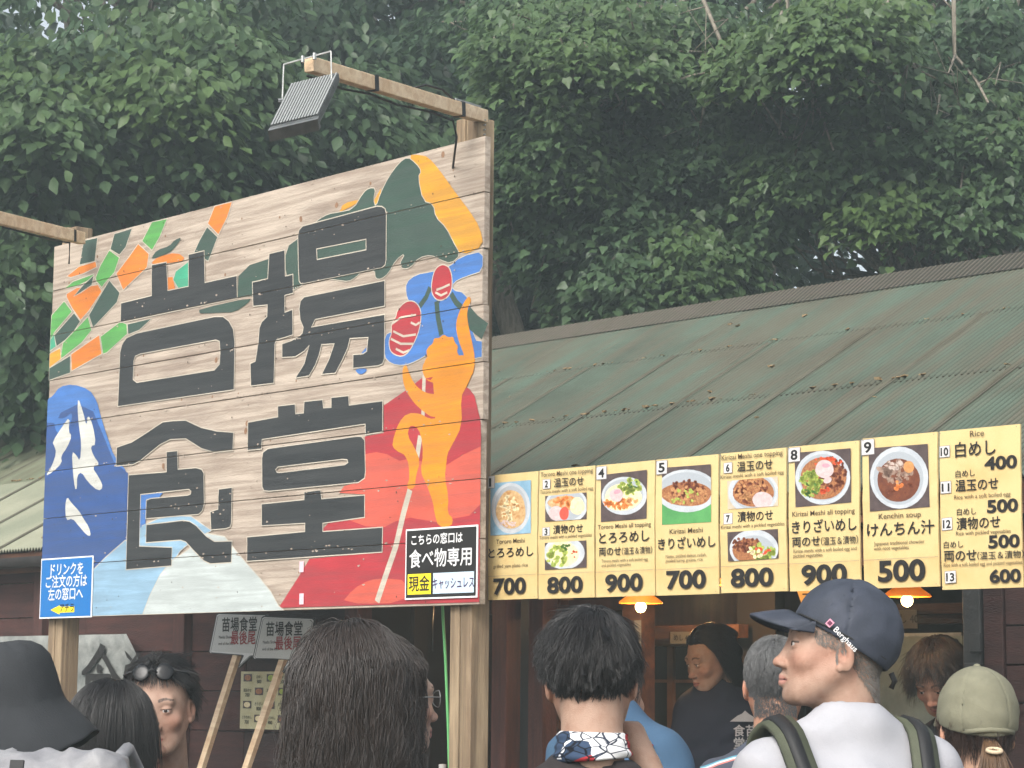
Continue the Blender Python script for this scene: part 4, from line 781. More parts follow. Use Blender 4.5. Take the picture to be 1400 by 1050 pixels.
# trunks one can tell apart
def pole_tree(label, x, Y, r, Hh, seed, nsp=60, cz=8.5, bark=None, lean=(0, 0), cr=2.0): 
    p = at(x, 480, Y); return tree('forest_tree', label, (p[0], Y), Hh, cr, cz, 2.6, nsp, 50, 'simple', .15, DK, MD_, r, seed, lean=lean, bark=bark, twigs=16, front=.6)
pole_tree('forest tree with a pale leaning trunk just right of the billboard edge', 712, 16.4, .13, 11, 11, bark=M_BARKL, lean=(-.35, 0))
pole_tree('forest tree with a dark straight trunk behind the left end of the roof ridge', 745, 17.6, .09, 10, 12, lean=(.3, 0))
pole_tree('forest tree with a thick dark trunk standing over the roof ridge on the right', 1203, 15.6, .058, 10, 13, 40, 9)
pole_tree('forest tree with a forked trunk near the right edge over the roof ridge', 1290, 16.6, .075, 10, 14, 40, 9)
pole_tree('slender forest tree with a slanting dark trunk left of the thick one', 1100, 15.8, .035, 9, 15, 36, 9, lean=(.8, 0))
pole_tree('forest tree at the far right end of the roof ridge', 1385, 15.5, .05, 9, 16, 60, 7)
pole_tree('slender forest tree above the middle of the roof', 1056, 17.5, .04, 10, 17, 40, 9)
# darker trees behind
k = 0
for (x, Y, Hh, cr, cz, n) in ((-260, 20, 11, 3.2, 6, 150), (60, 22, 12, 3.2, 5.2, 190), (330, 23, 12, 3.2, 6, 200), (520, 24, 12, 3.4, 5.5, 200), (720, 23, 12, 3.2, 6, 190), (900, 24, 12, 3.4, 5.8, 180), (1100, 26, 13, 2.6, 10.2, 60), (1290, 23, 12, 2.8, 6.2, 120), (1480, 21, 12, 3.0, 5.5, 150), (200, 19, 9, 2.2, 3.6, 110), (420, 19.5, 10, 2.2, 4.2, 110), (620, 20, 10, 2.0, 4.0, 110), (-100, 19, 8, 2.4, 3.6, 110), (860, 19, 8, 1.8, 3.8, 110)):
    p = at(x, 480, Y); k += 1
    wh = ['far left beyond the frame edge', 'behind the bright tiers at upper left', 'behind the floodlight', 'behind the wooden arm', 'beyond the billboard right end', 'over the left half of the roof', 'over the middle of the roof with sky gaps', 'behind the maple at right', 'at the far right edge', 'low behind the billboard left end', 'low behind the billboard middle', 'low behind the billboard top right', 'low over the far left roof', 'low behind the roof ridge'][k-1]
    tree('forest_tree', 'dark shaded forest tree '+wh, (p[0], Y), Hh, cr, cz, 4.4 if cz > 4.5 else 2.6, n, 100, 'simple', .15, DK, (.062, .110, .062), .12, 30+k, inner=.5, Rs=(.45, .8), twigs=14, front=.55)
# hillside and far wood behind
V = []; Fc = []; nx, ny = 40, 14
for i in range(nx+1):
    for j in range(ny+1):
        x = -60+120*i/nx; y = 28+60*j/ny; V.append((x, y, -.3+max(0, (y-29))*.24*(1-.55*math.exp(-((x-y*.13)/4.5)**2))+1.2*math.sin(x*.2+y*.13)*min(1, (y-28)/20)))
for i in range(nx):
    for j in range(ny): a = i*(ny+1)+j; Fc.append((a, a+ny+1, a+ny+2, a+1))
o = meshobj('hillside', V, Fc, mat('undergrowth', rgb(58, 78, 46), .95, rgb(36, 50, 30), 2, .6, .8, 6), None, True); o['kind'] = 'structure'
rg = np.random.default_rng(77); n = 900
cx_ = rg.uniform(-22, 24, n); cy_ = rg.uniform(30, 42, n); cz_ = rg.uniform(.2, 13, n); kp_ = ~((np.abs(cx_-cy_*.13) < 2.6) & (cz_ < 6.2+.0*cy_) & (cz_ > 3.2) & (rg.random(n) < .85)); kp_ &= ~((np.abs((700+F*cx_/(cy_+.13*cz_))-1068) < 125) & (cz_ > 1.65+cy_*.215) & (rg.random(n) < .96)); kp_ &= ~((np.abs(cx_-cy_*.12) < 2.3) & (cz_ > 1.65+cy_*.165) & (rg.random(n) < .93)); 
V, T, col = sprays(rg, np.stack([cx_, cy_, cz_], 1)[kp_], np.tile(np.array([[0, -1., 0]]), (kp_.sum(), 1))+rg.normal(0, .3, (kp_.sum(), 3)), rg.uniform(.7, 1.3, kp_.sum()), 70, 'simple', .34, (.03, .055, .02), (.055, .10, .03))
o = fastmesh('far_wood', V, T, M_LEAF, None, False, col); o['kind'] = 'stuff'
# bright meadow and shrubs seen through the gap under the branches
V, T, col = sprays(rg, np.stack([rg.uniform(2.2, 5.4, 60), rg.uniform(29, 32, 60), rg.uniform(3.5, 6.9, 60)], 1), np.tile(np.array([[0, -1., 0]]), (60, 1)), rg.uniform(.4, .8, 60), 60, 'simple', .2, (.10, .16, .05), (.16, .24, .08))
o = fastmesh('far_shrubs', V, T, M_LEAF, None, False, col); o['kind'] = 'stuff'
# ================================================================== people: implicit surfaces meshed once
def smin(a, b, k):
    h = np.clip(.5+.5*(b-a)/k, 0, 1); return b+(a-b)*h-k*h*(1-h)
def smax(a, b, k): return -smin(-a, -b, k)
class SDF:
    """list of primitives evaluated on a grid; ('e', centre, radii, rotz) ellipsoid, ('c', a, b, ra, rb) tapered capsule"""
    def __init__(s): s.L = []
    def e(s, c, r, k=.01, op='u', rot=None): s.L.append(('e', c, r, k, op, rot)); return s
    def c(s, a, b, ra, rb, k=.01, op='u'): s.L.append(('c', a, b, (ra, rb), k, op)); return s
    def ev(s, X, Y, Z):
        D = None
        for p in s.L:
            if p[0] == 'e':
                _, c, r, k, op, rot = p; x, y, z = X-c[0], Y-c[1], Z-c[2]
                if rot is not None:
                    R = rot; x, y, z = R[0][0]*x+R[0][1]*y+R[0][2]*z, R[1][0]*x+R[1][1]*y+R[1][2]*z, R[2][0]*x+R[2][1]*y+R[2][2]*z
                q = np.sqrt((x/r[0])**2+(y/r[1])**2+(z/r[2])**2); q2 = np.sqrt((x/r[0]**2)**2+(y/r[1]**2)**2+(z/r[2]**2)**2)
                d = q*(q-1)/np.maximum(q2, 1e-6)
            else:
                _, a, b, (ra, rb), k, op = p; ab = [b[i]-a[i] for i in range(3)]; L2 = sum(v*v for v in ab)+1e-12
                x, y, z = X-a[0], Y-a[1], Z-a[2]; h = np.clip((x*ab[0]+y*ab[1]+z*ab[2])/L2, 0, 1)
                d = np.sqrt((x-ab[0]*h)**2+(y-ab[1]*h)**2+(z-ab[2]*h)**2)-(ra+(rb-ra)*h)
            if D is None: D = d
            elif op == 'u': D = smin(D, d, k)
            elif op == 'd': D = smax(D, -d, k)
            elif op == 'i': D = smax(D, d, k)
        return D
def mesh_sdf(fn, lo, hi, h, smooth=1):
    xs = [np.arange(lo[i], hi[i]+h, h, dtype=np.float32) for i in range(3)]
    X, Y, Z = np.meshgrid(*xs, indexing='ij', sparse=True); D = fn(X, Y, Z).astype(np.float32); D = np.broadcast_to(D, tuple(len(q) for q in xs)).copy()
    D[0] = D[-1] = 1; D[:, 0] = D[:, -1] = 1; D[:, :, 0] = D[:, :, -1] = 1
    S = D < 0; nx, ny, nz = D.shape
    c = np.zeros((nx-1, ny-1, nz-1), np.int8)
    for i in (0, 1):
        for j in (0, 1):
            for k in (0, 1): c += S[i:nx-1+i, j:ny-1+j, k:nz-1+k]
    act = (c > 0) & (c < 8); idx = -np.ones(act.shape, np.int64); ii = np.argwhere(act); idx[act] = np.arange(len(ii))
    P = np.zeros((len(ii), 3)); cnt = np.zeros(len(ii))
    I, J, K = ii.T
    for ax in range(3):
        o1, o2 = [a for a in range(3) if a != ax]
        for u_ in (0, 1):
            for v_ in (0, 1):
                off = [0, 0, 0]; off[o1] = u_; off[o2] = v_; a = D[I+off[0], J+off[1], K+off[2]]; off2 = list(off); off2[ax] = 1; b = D[I+off2[0], J+off2[1], K+off2[2]]
                m = (a < 0) != (b < 0); t = np.where(m, a/(a-b+1e-12), 0); q = np.zeros((len(ii), 3)); q[:] = off; q[:, ax] = t; P[m] += q[m]; cnt[m] += 1
    P = (P/np.maximum(cnt, 1)[:, None]+ii)*h+np.array(lo)
    Q = []
    for ax in range(3):
        o1, o2 = [a for a in range(3) if a != ax]; sl = [slice(1, -1)]*3; sl[ax] = slice(0, -1)
        a = S[tuple(sl)]; s2 = [slice(1, -1)]*3; s2[ax] = slice(1, None); b = S[tuple(s2)]
        e = np.argwhere(a != b); e2 = e.copy(); e2[:, o1] += 1; e2[:, o2] += 1; flip = a[a != b]
        def g(d1, d2):
            f = e2.copy(); f[:, o1] -= d1; f[:, o2] -= d2; return idx[f[:, 0], f[:, 1], f[:, 2]]
        q = np.stack([g(1, 1), g(0, 1), g(0, 0), g(1, 0)], 1)
        fl = flip if ax != 1 else ~flip
        q[~fl] = q[~fl][:, ::-1]; Q.append(q)
    Q = np.concatenate(Q); Q = Q[(Q >= 0).all(1)]
    for _ in range(smooth):
        acc = np.zeros_like(P); n = np.zeros(len(P))
        for i in range(4):
            np.add.at(acc, Q[:, i], P[Q[:, (i+1) % 4]]+P[Q[:, (i-1) % 4]]); np.add.at(n, Q[:, i], 2)
        P = .5*P+.5*acc/np.maximum(n, 1)[:, None]
    return P, Q
def rotm(rx=0, ry=0, rz=0):
    return np.array((Matrix.Rotation(rz, 3, 'Z') @ Matrix.Rotation(rx, 3, 'X') @ Matrix.Rotation(ry, 3, 'Y')))
# ---- materials
def skinmat(nm, c, c2):
    m = mat(nm, (1, 1, 1), .52, (.80, .70, .66), 34, .9, .22, 420, vcol=True, spec=.3)
    m.node_tree.nodes['Principled BSDF'].inputs['Subsurface Weight'].default_value = 0
    return m
M_SKIN = skinmat('skin', None, None)
M_EYE = mat('eye_white', (.42, .40, .38), .25); M_IRIS = mat('iris_dark', (.02, .012, .01), .15)
def hairmat(nm, c, rough=.42):
    return mat(nm, c, rough, tuple(q*.6 for q in c), 30, .5, 0, spec=.5)
M_HCAP = mat('hair_roots', (.008, .0065, .006), 1., spec=.05); M_HCAPG = mat('hair_roots_grey', (.07, .07, .07), 1., spec=.05)
M_HBLK = hairmat('hair_black', (.012, .010, .010)); M_HBRN = hairmat('hair_dark_brown', (.030, .021, .017)); M_HGRY = hairmat('hair_grey', (.13, .13, .13)); M_HSTUB = hairmat('hair_stubble_grey', (.20, .18, .16)); M_HTAIL = hairmat('hair_tail_brown', (.16, .09, .045)); M_HRED = hairmat('hair_red_brown', (.05, .024, .016))
def cloth(nm, c, c2=None, rough=.9, sc=4): return mat(nm, rgb(*c), rough, rgb(*(c2 or tuple(int(q*.85) for q in c))), sc, .5, .12, 240, sheen=.0)
# ---- head
def head_sdf(face=True, fem=False, jaw=1., nose=1.):
    s = SDF(); j = jaw
    s.e((0, -.018, .040), (.077, .096, .086), .01)
    s.e((0, .025, -.02), (.066, .070, .085), .03)
    s.e((0, .038, -.078), (.047*j, .046, .036), .03)
    s.e((0, .072, -.102), (.020*j, .018, .016), .022)
    for x in (-1, 1):
        s.c((x*.056*j, .0, -.045), (x*.030*j, .060, -.094), .013, .014, .03)
        s.e((x*.044, .062, -.030), (.020, .018, .017), .02)
    s.c((0, -.030, -.03), (0, -.050, -.20), .058 if not fem else .049, .060 if not fem else .050, .025)
    if face:
        s.c((-.040, .076, .022), (.040, .076, .022), .011, .011, .014)
        for x in (-1, 1):
            s.e((x*.031, .102, .0), (.017, .014, .0125), .012, 'd')
        n = nose
        s.c((0, .083, .008), (0, .094+.009*n, -.036), .0065, .0095, .010)
        s.e((0, .099+.009*n, -.040), (.0115, .010, .0095), .007)
        for x in (-1, 1):
            s.e((x*.0125, .098, -.043), (.0075, .010, .0075), .006); s.e((x*.006, .104, -.050), (.0035, .006, .003), .003, 'd')
        s.c((0, .094, -.052), (0, .093, -.060), .004, .005, .006)
        for x in (-1, 1):
            s.c((0, .0955, -.0665), (x*.021, .084, -.0695), .0062, .0032, .005); s.c((0, .094, -.0785), (x*.018, .084, -.0755), .0068, .0035, .006)
        s.c((-.023, .092, -.0722), (.023, .092, -.0722), .0018, .0018, .002, 'd')
        for x in (-1, 1):      # eyelids: ball with a slit
            s.e((x*.031, .0775, .0), (.0142, .0142, .0135), .004)
            s.e((x*.031, .0915, -.0012), (.0125, .009, .0030), .0015, 'd')
    for x in (-1, 1):      # ears
        R = rotm(-.18, 0, x*.32)
        s.e((x*.079, -.010, -.012), (.008, .017, .031), .006, 'u', R.T)
        s.e((x*.084, -.004, -.006), (.006, .009, .017), .003, 'd', R.T)
        s.c((x*.083, -.013, .013), (x*.0865, -.020, -.012), .0035, .0035, .003); s.e((x*.078, -.002, -.037), (.005, .007, .008), .004)
    return s
HEADC = {}
def head_mesh(face, fem, jaw, nose, h):
    key = (face, fem, jaw, nose, h)
    if key not in HEADC:
        s = head_sdf(face, fem, jaw, nose); HEADC[key] = mesh_sdf(s.ev, (-.105, -.13, -.19), (.105, .135, .14), h, 2)
    return HEADC[key]
def head_cols(P, base, brow=(.03, .022, .02), lips=(.36, .12, .10), stub=None, face=True, seed=0):
    n = len(P); C = np.tile(np.array(base), (n, 1)); x, y, z = P[:, 0], P[:, 1], P[:, 2]; ax = np.abs(x)
    red = np.array([1.10, .80, .74])
    def mixc(w, c):
        nonlocal C
        w = np.clip(w, 0, 1)[:, None]; C = C*(1-w)+np.array(c)*w
    for cx, cz, r in ((.0, -.04, .016), (.048, -.035, .026), (.084, -.012, .02)):
        w = np.exp(-(((ax-cx)**2+(z-cz)**2)/r**2))*.55*(y > -.04); C = C*(1-w[:, None])+C*red*w[:, None]
    if face:
        t = ax/.023; zl = -.0722; up_ = zl+.0085*(1-t**1.5)+.001; lo_ = zl-.0115*(1-t**2)
        w = ((ax < .023) & (y > .07) & (z < up_) & (z > lo_))*1.; mixc(w*.75, lips)
        w = ((ax < .021) & (np.abs(z-zl) < .0013) & (y > .06))*.8; mixc(w, (.08, .03, .03))
        bz = .0245+.004*np.sin(np.clip((ax-.014)/.036, 0, 1)*math.pi); bw = .0042*(1-.5*np.clip((ax-.014)/.036, 0, 1))
        rr = np.random.default_rng(seed).random(n); w = ((ax > .013) & (ax < .051) & (np.abs(z-bz) < bw) & (y > .03))*(.55+.4*rr); mixc(w, brow)
        w = ((np.abs(ax-.031) < .0145) & (np.abs(z-.0030-(-.00010/.0145)*(ax*0)) < .0015) & (y > .078))*.85; mixc(w, (.02, .012, .01))
        if stub: 
            w = np.exp(-((ax/.020)**4+((z+.0585)/.0055)**2))*(y > .07)*.6+np.exp(-((ax/.012)**2+((z+.098)/.011)**2))*(y > .07)*.4; mixc(w*(.3+.7*rr), stub)
    return np.clip(C, 0, 1)
BCOL = (.41, .28, .215)
def xf(P, T):
    T = np.array(T); return P@T[:3, :3].T+T[:3, 3]
def TM(t=(0, 0, 0), rx=0, ry=0, rz=0):
    return Matrix.Translation(t) @ Matrix.Rotation(rz, 4, 'Z') @ Matrix.Rotation(rx, 4, 'X') @ Matrix.Rotation(ry, 4, 'Y')
def hand_sdf(s, w, d, side, sc=1., curl=.5, k=.004):
    """palm + five bent fingers at wrist w, pointing along d (unit), palm normal towards body"""
    w = np.array(w, float); d = np.array(d, float)/np.linalg.norm(d); a = np.array([0, 1., 0]) if abs(d[1]) < .8 else np.array([1., 0, 0])
    n = np.cross(d, a); n /= np.linalg.norm(n); a = np.cross(n, d); n = n*side
    pc = w+d*.045; s.c(tuple(w), tuple(pc), .024*sc, .030*sc, .02)
    for i, (o, L_) in enumerate(((.030, .072), (.010, .080), (-.010, .075), (-.028, .060))):
        b = w+d*.082*sc+a*o*sc; m = b+(d*math.cos(curl*.6)+n*math.sin(curl*.6))*L_*.5*sc; e = m+(d*math.cos(curl*1.8)+n*math.sin(curl*1.8))*L_*.5*sc
        s.c(tuple(pc+a*o*.8), tuple(b), .013*sc, .0100*sc, .006); s.c(tuple(b), tuple(m), .0095*sc, .0085*sc, .003); s.c(tuple(m), tuple(e), .0085*sc, .0065*sc, .003)
    b = w+d*.02+a*.03*sc; m = b+(d*.7+a*.6+n*.2)*.035*sc; e = m+(d*.9+a*.2+n*.3)*.03*sc; s.c(tuple(b), tuple(m), .013*sc, .011*sc, .006); s.c(tuple(m), tuple(e), .0105*sc, .008*sc, .003)
def person(label, x, y, Y, face_az, hs=1., pitch=0., roll=0., body_az=None, shirt=None, skin=BCOL, head=(False, False, 1., 1.), hres=.0035, shoulder=.21, pants=None, armL=None, armR=None, sleeve=.17, seed=1, stub=None, brow=(.03, .022, .02), lips=(.36, .12, .10), neckl=0., lean=(0, 0), shirtlabel=None, flare=0.):
    """(x, y, Y): the head centre in the photograph and its distance. face_az: heading, 0 = away from the camera, pi = towards it."""
    hc = at(x, y, Y); body_az = face_az if body_az is None else body_az
    bx, by = hc[0]-lean[0], hc[1]-lean[1]
    t = thing('person', label, 'person', (bx, by, 0), -body_az)
    Hh = float(hc[2])                      # height of the head centre
    ca, sa = math.cos(body_az), math.sin(body_az)
    lx, ly = lean[0]*ca-lean[1]*sa, lean[0]*sa+lean[1]*ca      # head offset in body frame
    HT = TM((lx, ly+.02, Hh), pitch, roll, -(face_az-body_az)) @ Matrix.Scale(hs, 4)
    sh = Hh-.215*1.-neckl; hip = sh-.52
    ht = np.array(HT)
    # body (one continuous skin surface): torso core, neck, arms, hands, legs
    b = SDF(); nk = xf(np.array([[0, -.045, -.17]]), HT)[0]
    b.c((0, -.01, hip), (0, -.015, sh-.13), .10, .085, .05); b.c((0, -.03, sh-.05), tuple(nk), .052, .055*hs, .035)
    for q_ in (-1, 1): b.c((q_*.03, -.035, sh+.035), (q_*(shoulder-.07), -.02, sh-.045), .034, .034, .02)
    for sd_, arm in ((-1, armL), (1, armR)):
        S0_ = (sd_*(shoulder-.05), -.015, sh-.055)
        if arm is None: E_, Wr = (sd_*(shoulder+.03), -.02, sh-.30), (sd_*(shoulder+.02), .06, sh-.54)
        else: E_, Wr = arm
        b.c((0, -.015, sh-.03), S0_, .05, .045, .03); b.c(S0_, E_, .042, .034, .02); b.c(E_, Wr, .036, .024, .012)
        dv = np.array(Wr)-np.array(E_); hand_sdf(b, Wr, dv, sd_)
        b.c((sd_*.09, -.0, hip), (sd_*.10, .02, hip*.52), .085, .055, .03); b.c((sd_*.10, .02, hip*.52), (sd_*.105, -.02, .09), .055, .038, .02); b.c((sd_*.105, -.03, .05), (sd_*.115, .12, .035), .036, .030, .02)
    P, Q = mesh_sdf(b.ev, (-.46, -.34, -.01), (.46, .46, sh+.14), .014, 1)
    HP, HQ = head_mesh(*head, hres); HC = head_cols(HP, skin, brow, lips, stub, head[0], seed)
    HPw = xf(HP, HT)
    V = np.concatenate([P, HPw]); Fc = np.concatenate([Q, HQ+len(P)]); C = np.concatenate([np.tile(np.array(skin), (len(P), 1)), HC])
    fastmesh('body', V, Fc, M_SKIN, t, True, C)
    if head[0]:
        for sx_ in (-1, 1):
            for nm, r, dy, m in (('eye', .0120, .0, M_EYE), ('iris', .0064, .0066, M_IRIS)):
                mb = MB(); mb.lathe([(r*math.sin(a)+1e-5, -r*math.cos(a)) for a in np.linspace(0, math.pi, 9)], 14); o = mb.obj(nm, m, t, True)
                o.matrix_local = HT @ Matrix.Translation((sx_*.031, .0785+dy, -.0008))
    # shirt
    if shirt is not None:
        s = SDF(); s.c((0, -.012, hip-.06), (0, -.02, sh-.12), .135+flare, .125, .05)
        for sd_ in (-1, 1):
            s.c((sd_*.075, -.012, hip-.04), (sd_*.085, -.02, sh-.13), .105+flare, .105, .05)
        ys = -.02
        s.c((0, ys-.008, sh-.07), (0, ys, sh+.00), .090, .074, .05)
        for q_ in (-1, 1): s.c((q_*.03, -.035, sh+.035), (q_*(shoulder-.07), -.02, sh-.045), .050, .050, .035)
        for sd_, arm in ((-1, armL), (1, armR)):
            S0_ = (sd_*(shoulder-.055), -.015, sh-.062)
            E_ = (sd_*(shoulder+.03), -.02, sh-.30) if arm is None else arm[0]
            dv = np.array(E_)-np.array(S0_); e2 = np.array(S0_)+dv/np.linalg.norm(dv)*sleeve
            s.c((0, ys, sh-.045), S0_, .072, .06, .04); s.c(S0_, tuple(e2), .062, .060, .04)
        rg = np.random.default_rng(seed); fr_ = rg.normal(0, 1, (7, 3))*np.array([16, 16, 9]); ph = rg.random(7)*6.28
        def fn(X, Y_, Z):
            D = s.ev(X, Y_, Z); nz = 0
            for k_ in range(7): nz = nz+np.sin(X*fr_[k_, 0]+Y_*fr_[k_, 1]+Z*fr_[k_, 2]+ph[k_])
            D = D+nz*.0016+.0046*np.sin(X*22+Z*55+np.sin(X*9+Z*13)*2.2)*np.sin(X*31-Z*12+Y_*25)
            # neckline cut + hem cut
            nc = np.sqrt((X-nk[0]*.9)**2+((Y_-(nk[1]*.8+.006))*.97)**2)-.067; nc = np.maximum(nc, -(Z-(sh+.024-(Y_+.02)*.42)))
            D = smax(D, -nc, .006); return smax(D, (hip-.12)-Z, .01)
        P, Q = mesh_sdf(fn, (-.42, -.30, hip-.16), (.42, .32, sh+.10), .0095, 1)
        # inner cut removes nothing visible; sleeves end where the capsule ends
        o = fastmesh('shirt', P, Q, shirt, t, True)
    pm = pants or mat('dark_trousers', rgb(44, 46, 52), .9, rgb(36, 38, 44), 5, .5, .2, 200)
    s = SDF(); s.c((-.07, -.01, hip-.03), (.07, -.01, hip-.03), .115, .115, .03)
    for sd_ in (-1, 1): s.c((sd_*.09, 0, hip-.02), (sd_*.10, .02, hip*.52), .105, .075, .03); s.c((sd_*.10, .02, hip*.52), (sd_*.105, -.015, .10), .075, .058, .02)
    P, Q = mesh_sdf(s.ev, (-.25, -.2, .06), (.25, .2, hip+.10), .016, 1); fastmesh('trousers', P, Q, pm, t, True)
    for sd_ in (-1, 1):
        s = SDF(); s.c((sd_*.105, -.04, .045), (sd_*.118, .13, .038), .044, .036, .02); P, Q = mesh_sdf(lambda X, Y_, Z: smax(s.ev(X, Y_, Z), .003-Z, .004), (sd_*.11-.08, -.12, -.01), (sd_*.11+.08, .2, .12), .009, 1); fastmesh('shoe', P, Q, mat('dark_shoe', (.03, .03, .035), .6), t, True)
    return t, HT, sh
# ---- hair
HC_ = np.array([0, -.018, .040]); HR_ = np.array([.077, .096, .086])
def scalp_pts(n, rg, zmin_front=.075, side=.02, back=-.05, seed=0):
    out = []
    while len(out) < n:
        v = rg.normal(0, 1, (n*2, 3)); v /= np.linalg.norm(v, axis=1)[:, None]; p = HC_+v*HR_
        f = (p[:, 1]-HC_[1])/HR_[1]                       # 1 front .. -1 back
        lim = np.where(f > 0.0, side+(zmin_front-side)*np.clip((f-.25)/.45, 0, 1), side+(back-side)*np.clip(-f/.45, 0, 1))
        out += list(p[p[:, 2] > lim])
    return np.array(out[:n])
def hair(t, HT, m, n=5000, L0=.05, L1=.09, seg=7, zf=.075, side=.01, back=-.055, lift=.010, grav=.5, whorl=(0, -.06), puff=1., rad=.0005, seed=0, name='hair', fall=None, rmax=None, part=None, thick=.008, spread=.25, cap=True, follow=1., facecut=None, vs=1., clump=14, wave=0., lock=.35, lz=None):
    rg = np.random.default_rng(seed+50)
    roots = scalp_pts(n, rg, zf, side, back); N = len(roots)
    Lr = rg.uniform(L0, L1, N) if np.isscalar(L0) else None
    P = roots.copy(); pts = [P.copy()]
    W = np.array([whorl[0], whorl[1], HC_[2]+HR_[2]])
    nrm = (P-HC_)/HR_**2; nrm /= np.linalg.norm(nrm, axis=1)[:, None]
    if part is None: d = P-W; 
    else:
        d = np.stack([np.sign(P[:, 0]-part)*(.9+.4*rg.random(N)), -.25*np.ones(N)+.0*P[:, 1], -.25*np.ones(N)], 1)
    d = d/np.maximum(np.linalg.norm(d, axis=1), 1e-4)[:, None]
    nclump = max(40, N//clump); cl = rg.normal(0, 1, (nclump, 3)); ci = rg.integers(0, nclump, N)
    # clumps by nearest root seed
    seeds = roots[rg.integers(0, N, nclump)]
    for i0 in range(0, N, 2000):
        ci[i0:i0+2000] = np.argmin(((roots[i0:i0+2000, None, :]-seeds[None])**2).sum(2), 1)
    noise = cl[ci]*spread+rg.normal(0, 1, (N, 3))*spread*.35
    off = lift*(.35+.65*rg.random(N))+.001
    if lz: Lr = Lr*np.clip((roots[:, 2]-lz[0])/(lz[1]-lz[0]), lz[2], 1)
    st = Lr/seg; up0 = nrm*.5; rr_j = rg.random(N)
    for k in range(seg):
        f = (k+1)/seg
        nrm = (P-HC_)/HR_**2; nrm /= np.linalg.norm(nrm, axis=1)[:, None]
        v = d+noise*(.4+.6*f)+np.array([0, 0, -grav*f*2])+ (up0*(1-f) if k < 2 else 0)
        inside = np.sqrt((((P-HC_)/HR_)**2).sum(1))
        vn = (v*nrm).sum(1)[:, None]; v = v-nrm*vn*np.clip(1.25-np.maximum(inside-1, 0)*6, 0, 1)[:, None]*follow
        v /= np.linalg.norm(v, axis=1)[:, None]; P = P+v*st[:, None]
        q = (P-HC_)/HR_; r = np.sqrt((q**2).sum(1)); tgt = 1+off/.085*min(1, .25+f*5.0); low = r < tgt
        P[low] = HC_+(q[low]/r[low][:, None]*tgt[low][:, None])*HR_
        if fall is not None:   # below the ears hair follows the neck
            zz = P[:, 2]; rr = np.sqrt(P[:, 0]**2+(P[:, 1]+.02)**2); need = fall; lw = (zz < .0) & (rr < need); 
            P[lw, 0] *= need/np.maximum(rr[lw], 1e-3); P[lw, 1] = (P[lw, 1]+.02)*need/np.maximum(rr[lw], 1e-3)-.02
        if rmax is not None:
            rr = np.sqrt(P[:, 0]**2+((P[:, 1]+.02)*.95)**2); mx = rmax*(.85+.15*rr_j) ; lw = (P[:, 2] < .06) & (rr > mx); P[lw, 0] *= (mx/rr)[lw]; P[lw, 1] = (P[lw, 1]+.02)*(mx/rr)[lw]-.02
        d = .75*d+.25*v; pts.append(P.copy())
    A = np.stack(pts, 1)
    if lock:               # strands gather into locks towards their tips
        lead = np.zeros(nclump, int); lead[ci[::-1]] = np.arange(N)[::-1]; dA = A[lead[ci]]-A; near = (np.abs(dA[:, 0]).sum(1) < .06)[:, None, None]; wk = (np.linspace(0, 1, seg+1)**1.1*lock)[None, :, None]*(.6+.4*rr_j[:, None, None]); A = A+np.clip(dA, -.02, .02)*wk*near
    if facecut is not None:
        tip = A[:, -1]; keep = ~((A[:, :, 1] > facecut[0]) & (A[:, :, 2] < facecut[1]) & (np.abs(A[:, :, 0]) < facecut[2])).any(1); A = A[keep]
    if wave:
        cph = rg.random(nclump)*6.28; cfr = rg.uniform(.6, 1.3, nclump); kk = np.arange(seg+1)[None, :]; cj = ci if facecut is None else ci[keep]
        w_ = wave*np.sin(cph[cj][:, None]+kk*cfr[cj][:, None])*(kk/seg); A[:, :, 0] += w_; A[:, :, 1] += .6*wave*np.cos(cph[cj][:, None]*2+kk*cfr[cj][:, None])*(kk/seg)
    N = len(A); A = xf(A.reshape(-1, 3), HT).astype(np.float32)
    cv = bpy.data.hair_curves.new(name); cv.add_curves([seg+1]*N)
    cv.attributes['position'].data.foreach_set('vector', A.ravel()) if 'position' in cv.attributes else cv.points.foreach_set('position', A.ravel())
    r = np.tile(np.linspace(1, .25, seg+1), N)*rad*1.6*vs
    ra = cv.attributes.get('radius') or cv.attributes.new('radius', 'FLOAT', 'POINT'); ra.data.foreach_set('value', r.astype(np.float32))
    cv.materials.append(m); o = bpy.data.objects.new(name, cv); link(o, t); o['kind'] = 'thing'; del o['kind']
    if cap:
        s = SDF(); s.e(tuple(HC_), tuple(HR_+thick*.22), .01)
        def fn(X, Y_, Z):
            D = s.ev(X, Y_, Z); f = (Y_-HC_[1])/HR_[1]
            lim = np.where(f > 0, side+(zf-side)*np.clip((f-.25)/.45, 0, 1), side+(back-side)*np.clip(-f/.45, 0, 1)); return smax(D, (lim+.004)-Z, .006)
        C_P, C_Q = mesh_sdf(fn, (-.11, -.14, -.10), (.11, .11, .15), .006, 1); fastmesh('scalp_hair', xf(C_P, HT), C_Q, M_HCAPG if m in (M_HGRY,) else M_HCAP, t, True)
    return A

